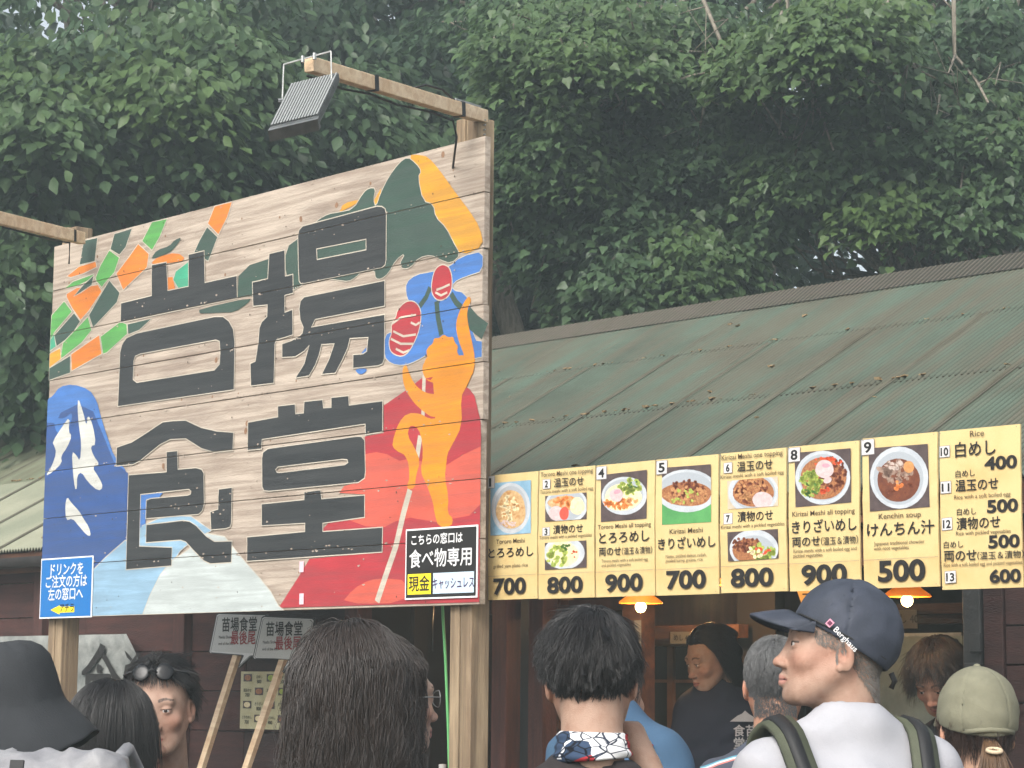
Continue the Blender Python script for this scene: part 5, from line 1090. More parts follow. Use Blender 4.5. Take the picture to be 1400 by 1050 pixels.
def stubble(t, HT, key, mask, n, L0, m, seed=0, d=(0, -.5, -.8), rad=.00035, name='cropped_hair', seg=3, out=.35):
    """short hair growing from the real head surface wherever mask(x, y, z) holds"""
    P, Q = HEADC[key]; rg = np.random.default_rng(seed); c = P[Q].mean(1); Q2 = Q[mask(c[:, 0], c[:, 1], c[:, 2])]; i = rg.integers(0, len(Q2), n); a, b = rg.random((2, n, 1)); V = P[Q2[i]]
    r = (V[:, 0]*(1-a)+V[:, 1]*a)*(1-b)+(V[:, 3]*(1-a)+V[:, 2]*a)*b; nr = np.cross(V[:, 1]-V[:, 0], V[:, 3]-V[:, 0]); nr /= np.linalg.norm(nr, axis=1)[:, None]+1e-9; nr *= np.sign((nr*(r-np.array([0, -.01, 0]))).sum(1))[:, None]
    dv = np.array(d)+nr*out+rg.normal(0, .18, (n, 3)); dv -= nr*np.minimum(0, (dv*nr).sum(1))[:, None]*1.05; dv /= np.linalg.norm(dv, axis=1)[:, None]; L_ = L0*rg.uniform(.6, 1.2, n)
    A = np.stack([r+dv*(L_*k/seg)[:, None]+nr*.0006 for k in range(seg+1)], 1); A = xf(A.reshape(-1, 3), HT).astype(np.float32)
    cv = bpy.data.hair_curves.new(name); cv.add_curves([seg+1]*n); cv.attributes['position'].data.foreach_set('vector', A.ravel())
    ra = cv.attributes.get('radius') or cv.attributes.new('radius', 'FLOAT', 'POINT'); ra.data.foreach_set('value', (np.tile(np.linspace(1, .3, seg+1), n)*rad*1.6).astype(np.float32)); cv.materials.append(m); link(bpy.data.objects.new(name, cv), t)
# ================================================================== the crowd
def stripe_mat(nm, base, cols, z0, period, w):
    """thin woven stripes round the garment"""
    m = mat(nm, rgb(*base), .9, None, 4, .5, .12, 240); t = m.node_tree; n = t.nodes; L = t.links
    tc = n.new('ShaderNodeTexCoord'); sx = n.new('ShaderNodeSeparateXYZ'); L.new(tc.outputs['Object'], sx.inputs[0])
    no = n.new('ShaderNodeTexNoise'); no.inputs['Scale'].default_value = 7; L.new(tc.outputs['Object'], no.inputs['Vector'])
    ma = n.new('ShaderNodeMath'); ma.operation = 'MULTIPLY_ADD'; L.new(no.outputs['Fac'], ma.inputs[0]); ma.inputs[1].default_value = .02; L.new(sx.outputs['Z'], ma.inputs[2])
    ab = n.new('ShaderNodeMath'); ab.operation = 'ABSOLUTE'; L.new(sx.outputs['X'], ab.inputs[0])
    m2 = n.new('ShaderNodeMath'); m2.operation = 'MULTIPLY_ADD'; L.new(ab.outputs[0], m2.inputs[0]); m2.inputs[1].default_value = .35; L.new(ma.outputs[0], m2.inputs[2])
    md = n.new('ShaderNodeMath'); md.operation = 'FRACT'; dv = n.new('ShaderNodeMath'); dv.operation = 'DIVIDE'; L.new(m2.outputs[0], dv.inputs[0]); dv.inputs[1].default_value = period; L.new(dv.outputs[0], md.inputs[0])
    cr = n.new('ShaderNodeValToRGB'); cr.color_ramp.interpolation = 'CONSTANT'; e = cr.color_ramp.elements; e[0].color = (*rgb(*base), 1); e[0].position = 0
    p = z0; e[1].position = p; e[1].color = (*rgb(*cols[0]), 1)
    for c in cols[1:]: p += w; q = e.new(p); q.color = (*rgb(*c), 1)
    q = e.new(p+w); q.color = (*rgb(*base), 1)
    L.new(md.outputs[0], cr.inputs[0]); L.new(cr.outputs[0], n['Principled BSDF'].inputs['Base Color']); return m
def capshell(t, HT, m, name, zf, zb, grow=.016, top=.010, seams=0, thick=.007, sag=(0, 0, 0), res=.0035):
    R = HR_+grow; R = R+np.array([0, 0, top]); C = HC_+np.array(sag)
    def fn(X, Y_, Z):
        s = SDF(); s.e(tuple(C), tuple(R)); D = s.ev(X, Y_, Z)
        th = np.arctan2(Y_-C[1], X-C[0]); rr = np.sqrt((X-C[0])**2+(Y_-C[1])**2)
        if seams: D = D+.0022*np.exp(-(np.abs(np.sin(th*seams/2+.4)) * rr/.0055)**2)
        D = D+.0016*np.sin(X*60+Z*50+2*np.sin(Y_*30))*np.sin(Y_*55+Z*70)
        s2 = SDF(); s2.e(tuple(C), tuple(R-thick)); I = s2.ev(X, Y_, Z)
        D = smax(D, -I, .001)
        lim = zb+(zf-zb)*(Y_+.1)/.19; return smax(D, lim-Z, .002)
    P, Q = mesh_sdf(fn, (-.12, -.15, -.09), (.12, .12, .17), res, 1); return fastmesh(name, xf(P, HT), Q, m, t, True)
def visor(t, HT, m, y0, z0, length, half, droop, name='visor', thick=.0028):
    V = []; Fc = []; na, nr = 21, 7
    for lay_ in (0, 1):
        for i in range(na):
            a = -1+2*i/(na-1); xe = half*math.sin(a*math.pi/2); ye = y0-.036*(1-math.cos(a*math.pi/2))*1.3
            for j in range(nr):
                r = j/(nr-1); ext = length*math.cos(a*math.pi/2)**.55*r
                x = xe*(1-.06*r); y = ye+ext; z = z0-droop*r**1.3-.020*(abs(xe)/half)**2-lay_*thick
                V.append((x, y, z))
    o = na*nr
    for i in range(na-1):
        for j in range(nr-1):
            a = i*nr+j; Fc.append((a, a+1, a+nr+1, a+nr)); Fc.append((o+a, o+a+nr, o+a+nr+1, o+a+1))
    for i in range(na-1): a = i*nr+nr-1; Fc.append((a, o+a, o+a+nr, a+nr)); a = i*nr; Fc.append((a, a+nr, o+a+nr, o+a))
    return meshobj(name, xf(np.array(V), HT), Fc, m, t, True)
def tubeh(name, pts, r, m, t, HT, n=8): 
    A = xf(np.array(pts, float), HT); return MB().tube([tuple(p) for p in A], r, n).obj(name, m, t, True)
PI = math.pi
# bucket hat person with the grey backpack
t, HT, sh = person('person seen from behind in a black bucket hat and pale green jacket, far left', 22, 984, 4.6, .25, shirt=cloth('mint_jacket', (188, 208, 196), (160, 186, 172)), seed=3, neckl=-.03)
stubble(t, HT, (False, False, 1., 1., .0035), lambda x, y, z: (y < -.01) & (z > -.09) & (z < .01) & (np.abs(x) < .08), 3000, .012, M_HBLK, 3)
V = []; Fc = []; prof = [(.001, .176), (.030, .175), (.055, .170), (.075, .158), (.088, .138), (.096, .105), (.101, .070), (.104, .052), (.106, .046), (.117, .028), (.133, .008), (.150, -.018), (.163, -.040), (.166, -.045), (.164, -.046), (.148, -.020), (.128, .006), (.105, .035), (.100, .05)]
rg = random.Random(4); n = 64
ph = [rg.uniform(0, 6) for _ in range(5)]
for r, z in prof:
    for k in range(n):
        a = 2*PI*k/n; w = (max(0, r-.09)/.07); dz = w*(.010*math.sin(2*a+ph[0])+.008*math.sin(3*a+ph[1]))+.0018*math.sin(9*a+z*60+ph[2])
        rr = r*(1+.012*math.sin(5*a+z*40+ph[3])+.008*math.sin(11*a-z*70)); V.append((rr*math.cos(a)*.93, rr*math.sin(a)*1.02-.015, z+dz-.006))
for i in range(len(prof)-1):
    for k in range(n): Fc.append((i*n+k, i*n+(k+1) % n, (i+1)*n+(k+1) % n, (i+1)*n+k))
HB = HT @ TM((0, 0, -.012), .10, -.14, 0)
M_HAT = cloth('black_hat_cotton', (48, 50, 53), (38, 40, 43), .92, 9)
meshobj('bucket_hat', xf(np.array(V), HB), Fc, M_HAT, t, True)
e0 = np.array([-.010, -.122, .052]); tubeh('eyelet_ring', [tuple(e0+np.array([.0075*math.cos(a), 0, .0085*math.sin(a)])) for a in np.linspace(0, 2*PI, 15)], .0011, M_STEEL, t, HB, 6)
# jacket hood roll
tubeh('hood', [(.145*math.cos(a), .115*math.sin(a)-.02, -.118+.018*math.sin(a*3)) for a in np.linspace(-PI*1.15, PI*.15, 17)], [.014+.012*math.sin(PI*i/16)+.003*math.sin(i*2.1) for i in range(17)], cloth('mint_jacket', (188, 208, 196)), t, TM((0, 0, float(at(22, 984, 4.6)[2]))) , 10)
# grey backpack
M_BAG = cloth('grey_ripstop', (150, 150, 152), (120, 120, 124), .6, 14); c = at(55, 1100, 4.32)
bp = thing('backpack', 'crumpled grey backpack with a black buckle strap below the black bucket hat', 'backpack', c, -.2)
s = SDF(); s.c((-.11, 0, -.20), (.11, 0, -.20), .10, .10, .03); s.c((-.13, 0, .02), (.115, 0, .03), .075, .070, .06); s.e((.12, -.01, .065), (.05, .05, .032), .03); s.e((-.1, -.01, .06), (.08, .05, .03), .03)
rgg = np.random.default_rng(5); frq = rgg.normal(0, 1, (12, 3))*34; php = rgg.random(12)*6
def fnb(X, Y_, Z):
    nz = 0
    for k in range(12): nz = nz+np.abs(np.sin(X*frq[k, 0]+Y_*frq[k, 1]+Z*frq[k, 2]+php[k]))
    return s.ev(X, Y_, Z)+(nz-7.5)*.0036
P, Q = mesh_sdf(fnb, (-.27, -.15, -.34), (.27, .15, .14), .0055, 0); fastmesh('pack_body', P, Q, M_BAG, bp, False)
MB().bar((-.005, -.10, .085), (-.005, -.115, .02), .026, .006, up=(0, 1, 0)).obj('strap', M_BLK, bp); MB().box(-.026, .016, -.122, -.105, .012, .04).obj('buckle', M_BLK, bp, bevel=.003)
for sx_ in (-.12, .12): MB().tube([(sx_, .05, .07), (sx_*.9, .16, .10), (sx_*.9, .27, .02), (sx_, .28, -.12), (sx_*1.1, .12, -.24)], .014, 8).obj('strap', M_BAG, bp, True)
# red and navy jacket person just beyond
t, HT, sh = person('person mostly hidden behind the black bucket hat, in a red and navy jacket', 38, 996, 5.6, .3, shirt=cloth('red_jacket', (214, 34, 48), (180, 26, 40)), seed=8, neckl=-.17)
hair(t, HT, M_HBLK, 1500, .03, .05, 5, seed=8)
c = xf(np.array([[.03, -.12, -.12]]), HT)[0]
# girl with bob
t, HT, sh = person('person with a short black bob looking right, beside the black bucket hat', 155, 1003, 5.35, 1.15, hs=.96, body_az=.7, head=(True, True, .9, .8), hres=.003, shirt=cloth('cream_top', (206, 216, 200)), seed=11, shoulder=.18, skin=(.50, .31, .22))
hair(t, HT, M_HBLK, 16000, .15, .20, 11, zf=.066, side=.02, back=-.05, grav=1.3, lift=.011, fall=.080, spread=.06, rad=.00045, clump=20, seed=11, whorl=(0, -.01), facecut=(.045, .03, .06), thick=.014)
# man with sunglasses on his hair
t, HT, sh = person('person with sunglasses pushed up on the hair and a thin moustache, facing the camera', 220, 967, 5.9, PI+.02, roll=.05, pitch=-.10, head=(True, False, 1.0, .9), hres=.0022, shirt=cloth('black_tee', (44, 46, 50)), stub=(.05, .035, .03), seed=12, skin=(.36, .235, .175))
hair(t, HT, M_HBLK, 7000, .04, .07, 8, zf=.085, side=.03, back=-.05, lift=.014, grav=.2, spread=.2, seed=12, whorl=(0, .05), facecut=(.05, .052, .055))
for sx_ in (-1, 1):
    mb = MB(); mb.lathe([(.0001, .002), (.012, .0018), (.020, .001), (.0235, -.001), (.021, -.003), (.0001, -.001)], 20); o = mb.obj('sunglass_lens', mat('sunglass_black', (.006, .006, .007), .25, spec=.3), t, True); o.matrix_local = HT @ TM((sx_*.030, .078, .097), -1.15, sx_*.16, 0)
    tubeh('sunglass_arm', [(sx_*.054, .072, .10), (sx_*.080, .045, .09), (sx_*.085, -.02, .070), (sx_*.083, -.06, .055)], .0028, M_BLK, t, HT)
tubeh('sunglass_bridge', [(-.010, .086, .100), (0, .090, .106), (.010, .086, .100)], .0028, M_BLK, t, HT)
# long hair
t, HT, sh = person('person with long loose dark brown hair seen from behind, in front of the billboard post', 473, 954, 4.0, -.62, body_az=-.2, head=(True, True, .95, .8), hres=.003, shirt=cloth('black_shirt', (36, 36, 40)), seed=13, shoulder=.19)
hair(t, HT, M_HBRN, 30000, .30, .42, 18, zf=.07, side=.02, back=-.06, grav=2.0, lift=.018, fall=.086, spread=.06, rad=.0005, clump=26, wave=.010, rmax=.117, lock=.75, seed=13, whorl=(0, .0), facecut=(.05, .04, .07), thick=.03)
hair(t, HT, M_HBRN, 500, .10, .34, 14, zf=.09, side=.03, back=.0, grav=2.0, lift=.024, fall=.092, spread=.14, wave=.02, rmax=.13, rad=.0004, seed=14, cap=False, name='flyaway_hair', facecut=(.05, .04, .07))
tubeh('spectacle_arm', [(-.072, .085, .002), (-.090, .04, .004), (-.092, -.02, .0), (-.09, -.035, -.014)], .0016, M_STEEL, t, HT)
M_STRAP = cloth('grey_strap', (96, 96, 98))
tubeh('shoulder_strap', [(.13, -.115, -.215), (.12, -.07, -.165), (.115, 0, -.165), (.12, .08, -.2)], .018, M_STRAP, t, TM((0, 0, float(at(473, 954, 4.0)[2]))))
# person behind with spectacles
t, HT, sh = person('person with wavy brown hair and thin spectacles, mostly hidden behind the long-haired person', 524, 955, 4.9, 1.1, body_az=.6, head=(True, True, .95, .8), hres=.003, shirt=cloth('charcoal_shirt', (40, 40, 46)), seed=15, shoulder=.19)
hair(t, HT, M_HBRN, 6000, .16, .24, 12, zf=.07, side=.02, back=-.06, grav=1.4, lift=.016, fall=.082, spread=.12, rad=.0005, wave=.012, rmax=.10, seed=15, facecut=(.05, .03, .06), thick=.018)
for sx_ in (-1, 1): tubeh('spectacle_rim', [(sx_*.032+.021*math.cos(a), .102-.005*abs(math.cos(a)), .0+.018*math.sin(a)) for a in np.linspace(0, 2*PI, 17)], .0013, M_STEEL, t, HT, 6); tubeh('spectacle_arm', [(sx_*.055, .095, .004), (sx_*.078, .05, .004), (sx_*.086, -.02, .0)], .0013, M_STEEL, t, HT, 6)
# black hair man
Hh_ = float(at(808, 926, 4.35)[2])
t, HT, sh = person('person with thick black hair and a patterned neck gaiter seen from behind', 808, 927, 4.35, .06, roll=-.03, shirt=cloth('faded_black_tee', (48, 42, 42), (40, 36, 38)), seed=16, hres=.003, armR=((.185, .06, Hh_-.34), (.050, .13, Hh_-.045)), skin=(.40, .262, .195), neckl=.0)
hair(t, HT, M_HBLK, 17000, .05, .075, 8, zf=.08, side=.034, back=-.056, lift=.014, grav=.42, spread=.22, lock=.5, clump=16, lz=(-.06, .10, .30), seed=16, whorl=(.015, -.045), rad=.0005, thick=.012)
hair(t, HT, M_HBLK, 5000, .008, .015, 4, zf=.08, side=.012, back=-.082, lift=.003, grav=.8, spread=.2, seed=17, whorl=(.015, -.045), rad=.0004, cap=False, name='nape_hair')
M_GAIT = mat('gaiter_cloth', rgb(222, 222, 222), .9); ntg = M_GAIT.node_tree; nn_ = ntg.nodes; vo = nn_.new('ShaderNodeTexVoronoi'); vo.inputs['Scale'].default_value = 34; vo.feature = 'DISTANCE_TO_EDGE'; tcg = nn_.new('ShaderNodeTexCoord'); mpg = nn_.new('ShaderNodeMapping'); mpg.inputs['Scale'].default_value = (1, 1, 1.7); ntg.links.new(tcg.outputs['Object'], mpg.inputs[0]); ntg.links.new(mpg.outputs[0], vo.inputs['Vector'])
crg = nn_.new('ShaderNodeValToRGB'); crg.color_ramp.elements[0].position = .03; crg.color_ramp.elements[0].color = (*rgb(34, 44, 62), 1); crg.color_ramp.elements[1].position = .07; crg.color_ramp.elements[1].color = (*rgb(226, 226, 226), 1); ntg.links.new(vo.outputs['Distance'], crg.inputs[0])
vo2 = nn_.new('ShaderNodeTexVoronoi'); vo2.inputs['Scale'].default_value = 15; ntg.links.new(mpg.outputs[0], vo2.inputs['Vector']); cr2 = nn_.new('ShaderNodeValToRGB'); cr2.color_ramp.interpolation = 'CONSTANT'; sp = nn_.new('ShaderNodeSeparateColor'); ntg.links.new(vo2.outputs['Color'], sp.inputs[0]); ntg.links.new(sp.outputs[0], cr2.inputs[0])
e = cr2.color_ramp.elements; e[0].color = (1, 1, 1, 1); e[1].position = .58; e[1].color = (*rgb(56, 76, 104), 1); q = e.new(.78); q.color = (*rgb(190, 52, 60), 1); q = e.new(.90); q.color = (1, 1, 1, 1)
mxg = nn_.new('ShaderNodeMix'); mxg.data_type = 'RGBA'; mxg.blend_type = 'MULTIPLY'; mxg.inputs[0].default_value = 1; ntg.links.new(crg.outputs[0], mxg.inputs[6]); ntg.links.new(cr2.outputs[0], mxg.inputs[7]); ntg.links.new(mxg.outputs[2], nn_['Principled BSDF'].inputs['Base Color'])
s = SDF(); s.c((0, -.040, -.118), (0, -.052, -.152), .068, .076, .01)
def fng(X, Y_, Z):
    D = s.ev(X, Y_, Z)+.0022*np.sin(Z*330+X*40+Y_*25); D = smax(D, Z+.100+X*.06, .006); return smax(D, -.153-Z+X*.05, .006)
P, Q = mesh_sdf(fng, (-.1, -.15, -.18), (.1, .06, -.07), .004, 1); fastmesh('neck_gaiter', xf(P, HT), Q, M_GAIT, t, True)
# blue shirt person leaning to the counter
t, HT, sh = person('person in a blue shirt with red and white shoulder stripes, mostly hidden', 824, 950, 5.7, .6, body_az=.8, shirt=cloth('blue_shirt', (66, 94, 120), (52, 78, 104)), seed=18, neckl=-.12, lean=(-.045, .06), shoulder=.20)
hair(t, HT, M_HBLK, 3000, .03, .06, 6, seed=18)
for k, m_ in enumerate(((222, 222, 226), (200, 40, 70), (226, 226, 228), (190, 36, 62))):
    x_ = .125+k*.013; MB().tube([(x_, -.105, sh-.10+.02), (x_+.01, -.10, sh-.055), (x_+.012, -.085, sh-.02)], .0055, 6).obj('shoulder_stripe', cloth('stripe%d' % (k % 2), m_), t, True)
# grey-haired person
t, HT, sh = person('person with short grey hair in a dark shirt with thin pastel stripes', 1060, 936, 6.2, .12, shirt=stripe_mat('striped_knit', (70, 74, 86), [(200, 120, 110), (206, 210, 214), (90, 150, 170)], .1, .075, .055), seed=19, skin=(.44, .24, .16), hres=.003)
hair(t, HT, M_HGRY, 10000, .018, .034, 5, zf=.07, side=.01, back=-.05, lift=.008, grav=.6, spread=.3, seed=19, rad=.0005, thick=.012)
stubble(t, HT, (False, False, 1., 1., .003), lambda x, y, z: (y < -.002+.0*z) & (z > np.where(np.abs(x) > .055, -.03, -.085)) & (z < .03) & (np.abs(x) < .0805), 7000, .008, M_HGRY, 19)
# capped person in white
t, HT, sh = person('person in a navy cap and white T-shirt with olive backpack straps, looking left', 1146, 888, 4.5, -PI/2-.04, body_az=-.28, pitch=.13, head=(True, False, 1.06, 1.), hres=.0021, shirt=cloth('white_tee', (170, 170, 175), (156, 156, 162), .85, 3), seed=20, skin=(.39, .255, .19), stub=(.12, .10, .09), lips=(.38, .17, .14), lean=(-.01, .0), brow=(.10, .07, .05), shoulder=.225, neckl=-.03)
stubble(t, HT, (True, False, 1.06, 1., .0021), lambda x, y, z: (y < .052-.5*np.maximum(0, .012-z)) & (z > np.where(y > -.005, -.004+(y+.005)*.15, -.006+(y+.005)*1.05)) & (z > -.092) & (np.abs(x) < .0815), 16000, .0075, M_HSTUB, 20)
stubble(t, HT, (True, False, 1.06, 1., .0021), lambda x, y, z: (y < .008) & (y > -.012) & (z > -.03) & (z < .0) & (np.abs(x) < .078), 300, .005, M_HSTUB, 21)
M_CAP = cloth('navy_nylon', (58, 63, 76), (44, 49, 60), .7, 22)
capshell(t, HT, M_CAP, 'cap', .054, -.028, .014, .006, 4, sag=(0, -.006, -.002))
visor(t, HT, M_CAP, .102, .066, .072, .078, .018, thick=.005)
tubeh('cap_toggle', [(0, -.118, -.030), (0, -.127, -.045), (.002, -.122, -.06)], .006, M_BLK, t, HT)
tubeh('cap_piping', [(-.088*math.cos(a), .0+.105*math.sin(a)-.012, -.012+.070*((.105*math.sin(a)+.088)/.19)+.003) for a in np.linspace(-1.2, 1.15, 15)], .0022, M_BLK, t, HT, 6)
bz = mat('badge_pink', rgb(216, 150, 170), .6)
def capword(body, h_, y_, z_, rot, m_, xx=-.0955, nm='cap_lettering'):
    o = text(body, h_, m_, t, 0, 0, 0, nm, bold=.008, align='LEFT'); o.matrix_local = HT @ Matrix.Translation((xx, y_, z_)) @ Matrix.Rotation(-PI/2, 4, 'Z') @ Matrix.Rotation(rot, 4, 'Y') @ Matrix.Rotation(PI/2, 4, 'X') @ Matrix.Diagonal((h_, h_, h_, 1)); return o
capword('Berghaus', .0165, .0245, .0335, .66, M_PW, -.0965)
o = flat('cap_badge', [[(0, 0), (.012, 0), (.012, .014), (0, .014)]], 0, bz, t); o.matrix_local = HT @ Matrix.Translation((-.0925, .040, .0440)) @ Matrix.Rotation(-PI/2-.1, 4, 'Z') @ Matrix.Rotation(.66, 4, 'Y')
o = flat('cap_badge', [[(.002, .003), (.010, .003), (.010, .011), (.002, .011)]], -.0006, mat('badge_plum', rgb(96, 40, 70), .6), t); o.matrix_local = HT @ Matrix.Translation((-.0925, .040, .0440)) @ Matrix.Rotation(-PI/2-.1, 4, 'Z') @ Matrix.Rotation(.66, 4, 'Y')
# olive backpack of the capped person (straps over the shoulders, pack below the frame)
Tb = t.matrix_basis if False else None
c = at(1146, 888, 4.5); bp = thing('backpack', 'dark olive backpack on the back of the person in the white T-shirt', 'backpack', (c[0], c[1], 0), .28)
M_OLV = cloth('olive_nylon', (84, 88, 70), (64, 68, 54), .7, 10); zs = sh+.035
s = SDF(); s.c((-.09, -.225, zs-.30), (.09, -.225, zs-.30), .10, .10, .03); s.c((-.08, -.225, zs-.46), (.08, -.225, zs-.46), .11, .11, .05)
P, Q = mesh_sdf(s.ev, (-.25, -.36, zs-.62), (.25, -.08, zs-.15), .012, 1); fastmesh('pack_body', P, Q, M_OLV, bp, True)
def strap(sx_, name='strap'):
    pts = [(sx_*.10, -.16, zs-.20), (sx_*.125, -.125, zs-.10), (sx_*.138, -.075, zs-.015), (sx_*.140, -.015, zs+.008), (sx_*.140, .05, zs-.02), (sx_*.135, .105, zs-.10), (sx_*.13, .12, zs-.25)]
    for w_, m_, lift_ in ((.056, M_OLV, 0), (.026, M_BLK, .006)):
        V = []; Fc = []
        P_s = [Vector(p) for p in pts]; fine = []
        for i in range(len(P_s)-1):
            for k in range(4): 
                a_, b_ = P_s[i], P_s[i+1]; fine.append(a_.lerp(b_, k/4))
        fine.append(P_s[-1]); fine = [ (fine[max(0,i-1)]+fine[i]*2+fine[min(len(fine)-1,i+1)])/4 for i in range(len(fine))]
        for i, p in enumerate(fine):
            tg = (fine[min(i+1, len(fine)-1)]-fine[max(i-1, 0)]).normalized(); sd_ = Vector((1, 0, -.25*sx_)).normalized(); nr = sd_.cross(tg).normalized(); nr = nr if nr.z > -.2 and (nr.z > .1 or nr.y*p.y > 0) else -nr
            for a, b in ((-1, 0), (1, 0), (1, 1), (-1, 1)): V.append(tuple(p+sd_*(a*w_/2)+nr*(lift_+b*.011)))
        for i in range(len(fine)-1):
            for k in range(4): Fc.append((i*4+k, i*4+(k+1) % 4, i*4+4+(k+1) % 4, i*4+4+k))
        meshobj(name if m_ is M_OLV else 'strap_webbing', V, Fc, m_, bp, True)
strap(-1); strap(1)
# green cap person
t, HT, sh = person('person in a sage green baseball cap with a brown ponytail, right edge', 1337, 1000, 5.25, -.10, shirt=cloth('dark_olive_top', (60, 52, 44)), seed=21, shoulder=.18, head=(False, True, .95, .9), skin=(.48, .29, .2))
M_SAGE = cloth('sage_cotton', (128, 126, 106), (108, 106, 88), .92, 12)
capshell(t, HT, M_SAGE, 'cap', .04, -.006, .015, .008, 6, sag=(0, -.004, .0), res=.003)
visor(t, HT, M_SAGE, .10, .05, .07, .075, .02); MB().lathe([(.0001, .006), (.006, .005), (.009, .001), (.009, -.003)], 12).obj('cap_button', M_SAGE, t, True).matrix_local = HT @ TM((0, -.022, .148))
tubeh('cap_strap', [(-.055, -.105, .0), (-.03, -.122, .004), (0, -.128, .006), (.03, -.122, .004), (.055, -.105, .0)], .006, M_SAGE, t, HT)
hair(t, HT, M_HRED, 6000, .05, .09, 7, zf=.06, side=.0, back=-.06, lift=.006, grav=.9, spread=.15, seed=21, thick=.006)
rgp = np.random.default_rng(9); A = []
for k in range(1400):
    a = rgp.random()*6.28; r = math.sqrt(rgp.random()); x0, z0 = .012*r*math.cos(a), .012*r*math.sin(a); L_ = rgp.uniform(.10, .16); w = rgp.normal(0, 1, 3)*.006
    row = []
    for i in range(9):
        f = i/8; fl2 = 1+1.4*f; row.append((x0*fl2+w[0]*f*2, -.100-.040*math.sin(min(1, f*1.6)*PI/2)+z0*fl2*.6+w[1]*f, -.012+z0-L_*f**1.15+w[2]*f))
    A.append(row)
A = xf(np.array(A).reshape(-1, 3), HT).astype(np.float32)
cv = bpy.data.hair_curves.new('ponytail'); cv.add_curves([9]*1400); cv.attributes['position'].data.foreach_set('vector', A.ravel()); ra = cv.attributes.get('radius') or cv.attributes.new('radius', 'FLOAT', 'POINT'); ra.data.foreach_set('value', np.full(9*1400, .0008, np.float32)); cv.materials.append(M_HTAIL); link(bpy.data.objects.new('ponytail', cv), t)
tubeh('hair_tie', [(.016*math.cos(a), -.138+.012*math.sin(a), -.040+.004*math.sin(a)) for a in np.linspace(0, 2*PI, 13)], .0045, mat('cream_tie', rgb(206, 186, 156), .8), t, HT)
# staff inside
t, HT, sh = person('person inside the stall in a navy T-shirt with white printed characters, dark hair tied back', 969, 901, 8.95, -PI*.66, body_az=PI-.15, pitch=-.30, head=(True, True, .88, .75), hres=.0026, shirt=cloth('navy_tee', (34, 38, 54), (28, 32, 46)), seed=22, shoulder=.20, skin=(.38, .26, .20), lean=(-.08, .02), neckl=-.08)
hair(t, HT, M_HBLK, 14000, .16, .24, 13, zf=.068, side=.02, back=-.05, lift=.012, grav=.75, spread=.06, seed=22, whorl=(0, .09), lock=.4, thick=.008, rmax=.10, facecut=(.035, .06, .09))
s = SDF(); s.e((0, -.118, -.005), (.036, .034, .040), .01); P, Q = mesh_sdf(s.ev, (-.06, -.17, -.06), (.06, -.06, .05), .006, 1); fastmesh('hair_bun', xf(P, HT), Q, M_HBLK, t, True)
zt_ = 1.526; T_ = [('食', -.024, -.052), ('苗', .024, -.052), ('堂', -.024, -.100), ('場', .024, -.100)]
for ch, dx, dz in T_:
    o = text(ch, .045, mat('tee_print', rgb(170, 170, 172), .8), t, 0, 0, 0, 'shirt_print', bold=.02); o.matrix_local = Matrix.Translation((-.02-dx, .158, zt_+dz)) @ Matrix.Rotation(PI, 4, 'Z') @ Matrix.Rotation(PI/2, 4, 'X') @ Matrix.Diagonal((.047, .047, .047, 1))
o = flat('shirt_print', [[(-.06, 0), (-.03, .022), (-.012, .03), (0, .042), (.014, .03), (.03, .02), (.06, 0)]], 0, mat('tee_print', (1, 1, 1)), t); o.matrix_local = Matrix.Translation((-.02, .158, zt_+.000)) @ Matrix.Rotation(PI, 4, 'Z')
t, HT, sh = person('person inside the stall with head bent down beside the grey panel', 1284, 926, 8.0, -PI*.80, body_az=-PI*.9, pitch=-.65, head=(True, False, .95, .85), hres=.003, shirt=cloth('black_tee', (44, 46, 50)), seed=23, skin=(.36, .20, .14), lean=(-.06, -.08))
hair(t, HT, M_HBRN, 7000, .07, .12, 8, zf=.07, side=.0, back=-.06, lift=.018, grav=.5, spread=.25, seed=23, thick=.012, facecut=(.055, .045, .05))
# ================================================================== stall contents and street things
def lamp(label, x, y, Y, r=.082, lit=1.6, solid=True, zoff=0):
    c = at(x, y, Y); t = thing('pendant_lamp', label, 'lamp', c, 0, 'pendant lamps in the serving window')
    mb = MB().lathe([(r, 0), (r*.99, .006), (r*.36, .045), (r*.26, .052), (r*.255, .056)], 28); mb.obj('lamp_shade', mat('orange_shade', rgb(232, 152, 52), .45, rgb(220, 134, 40), 12, .5, trans=.1), t, True)
    mb = MB().lathe([(.0001, -.034)]+[(.021*math.sin(a), -.013-.021*math.cos(a)) for a in np.linspace(.15, 2.6, 9)]+[(.011, .012)], 16); mb.obj('bulb', mat('warm_bulb', (1, .85, .6), .3, emis=(1, .72, .38), estr=4.5), t, True)
    MB().tube([(0, 0, .05), (.0, 0, .09)], .010, 8).obj('socket', M_BLK, t, True)
    MB().tube([(0, 0, .085), (.0, 0, 2.385-float(c[2]))], .0022, 6).obj('cord', M_BLK, t, True)
    pl = bpy.data.lights.new('bulb_light', 'POINT'); pl.energy = lit; pl.color = (1, .62, .28); pl.shadow_soft_size = .02; po = bpy.data.objects.new('bulb_light', pl); link(po, t); po.location = (0, 0, -.055)
lamp('orange pendant lamp with a lit bulb above the head of the navy capped person', 1240, 816, 7.75)
lamp('orange pendant lamp with a lit bulb, behind the black-haired person', 876, 825, 8.45, zoff=0)
lamp('orange pendant lamp just under the middle of the billboard edge', 517, 830, 10.2, lit=1.)
lamp('lit pendant lamp peeking out below the dark notice', 578, 815, 9.2, lit=1.)
lamp('orange pendant lamp deep inside the stall above the worker in navy', 968, 800, 9.3, lit=9.)
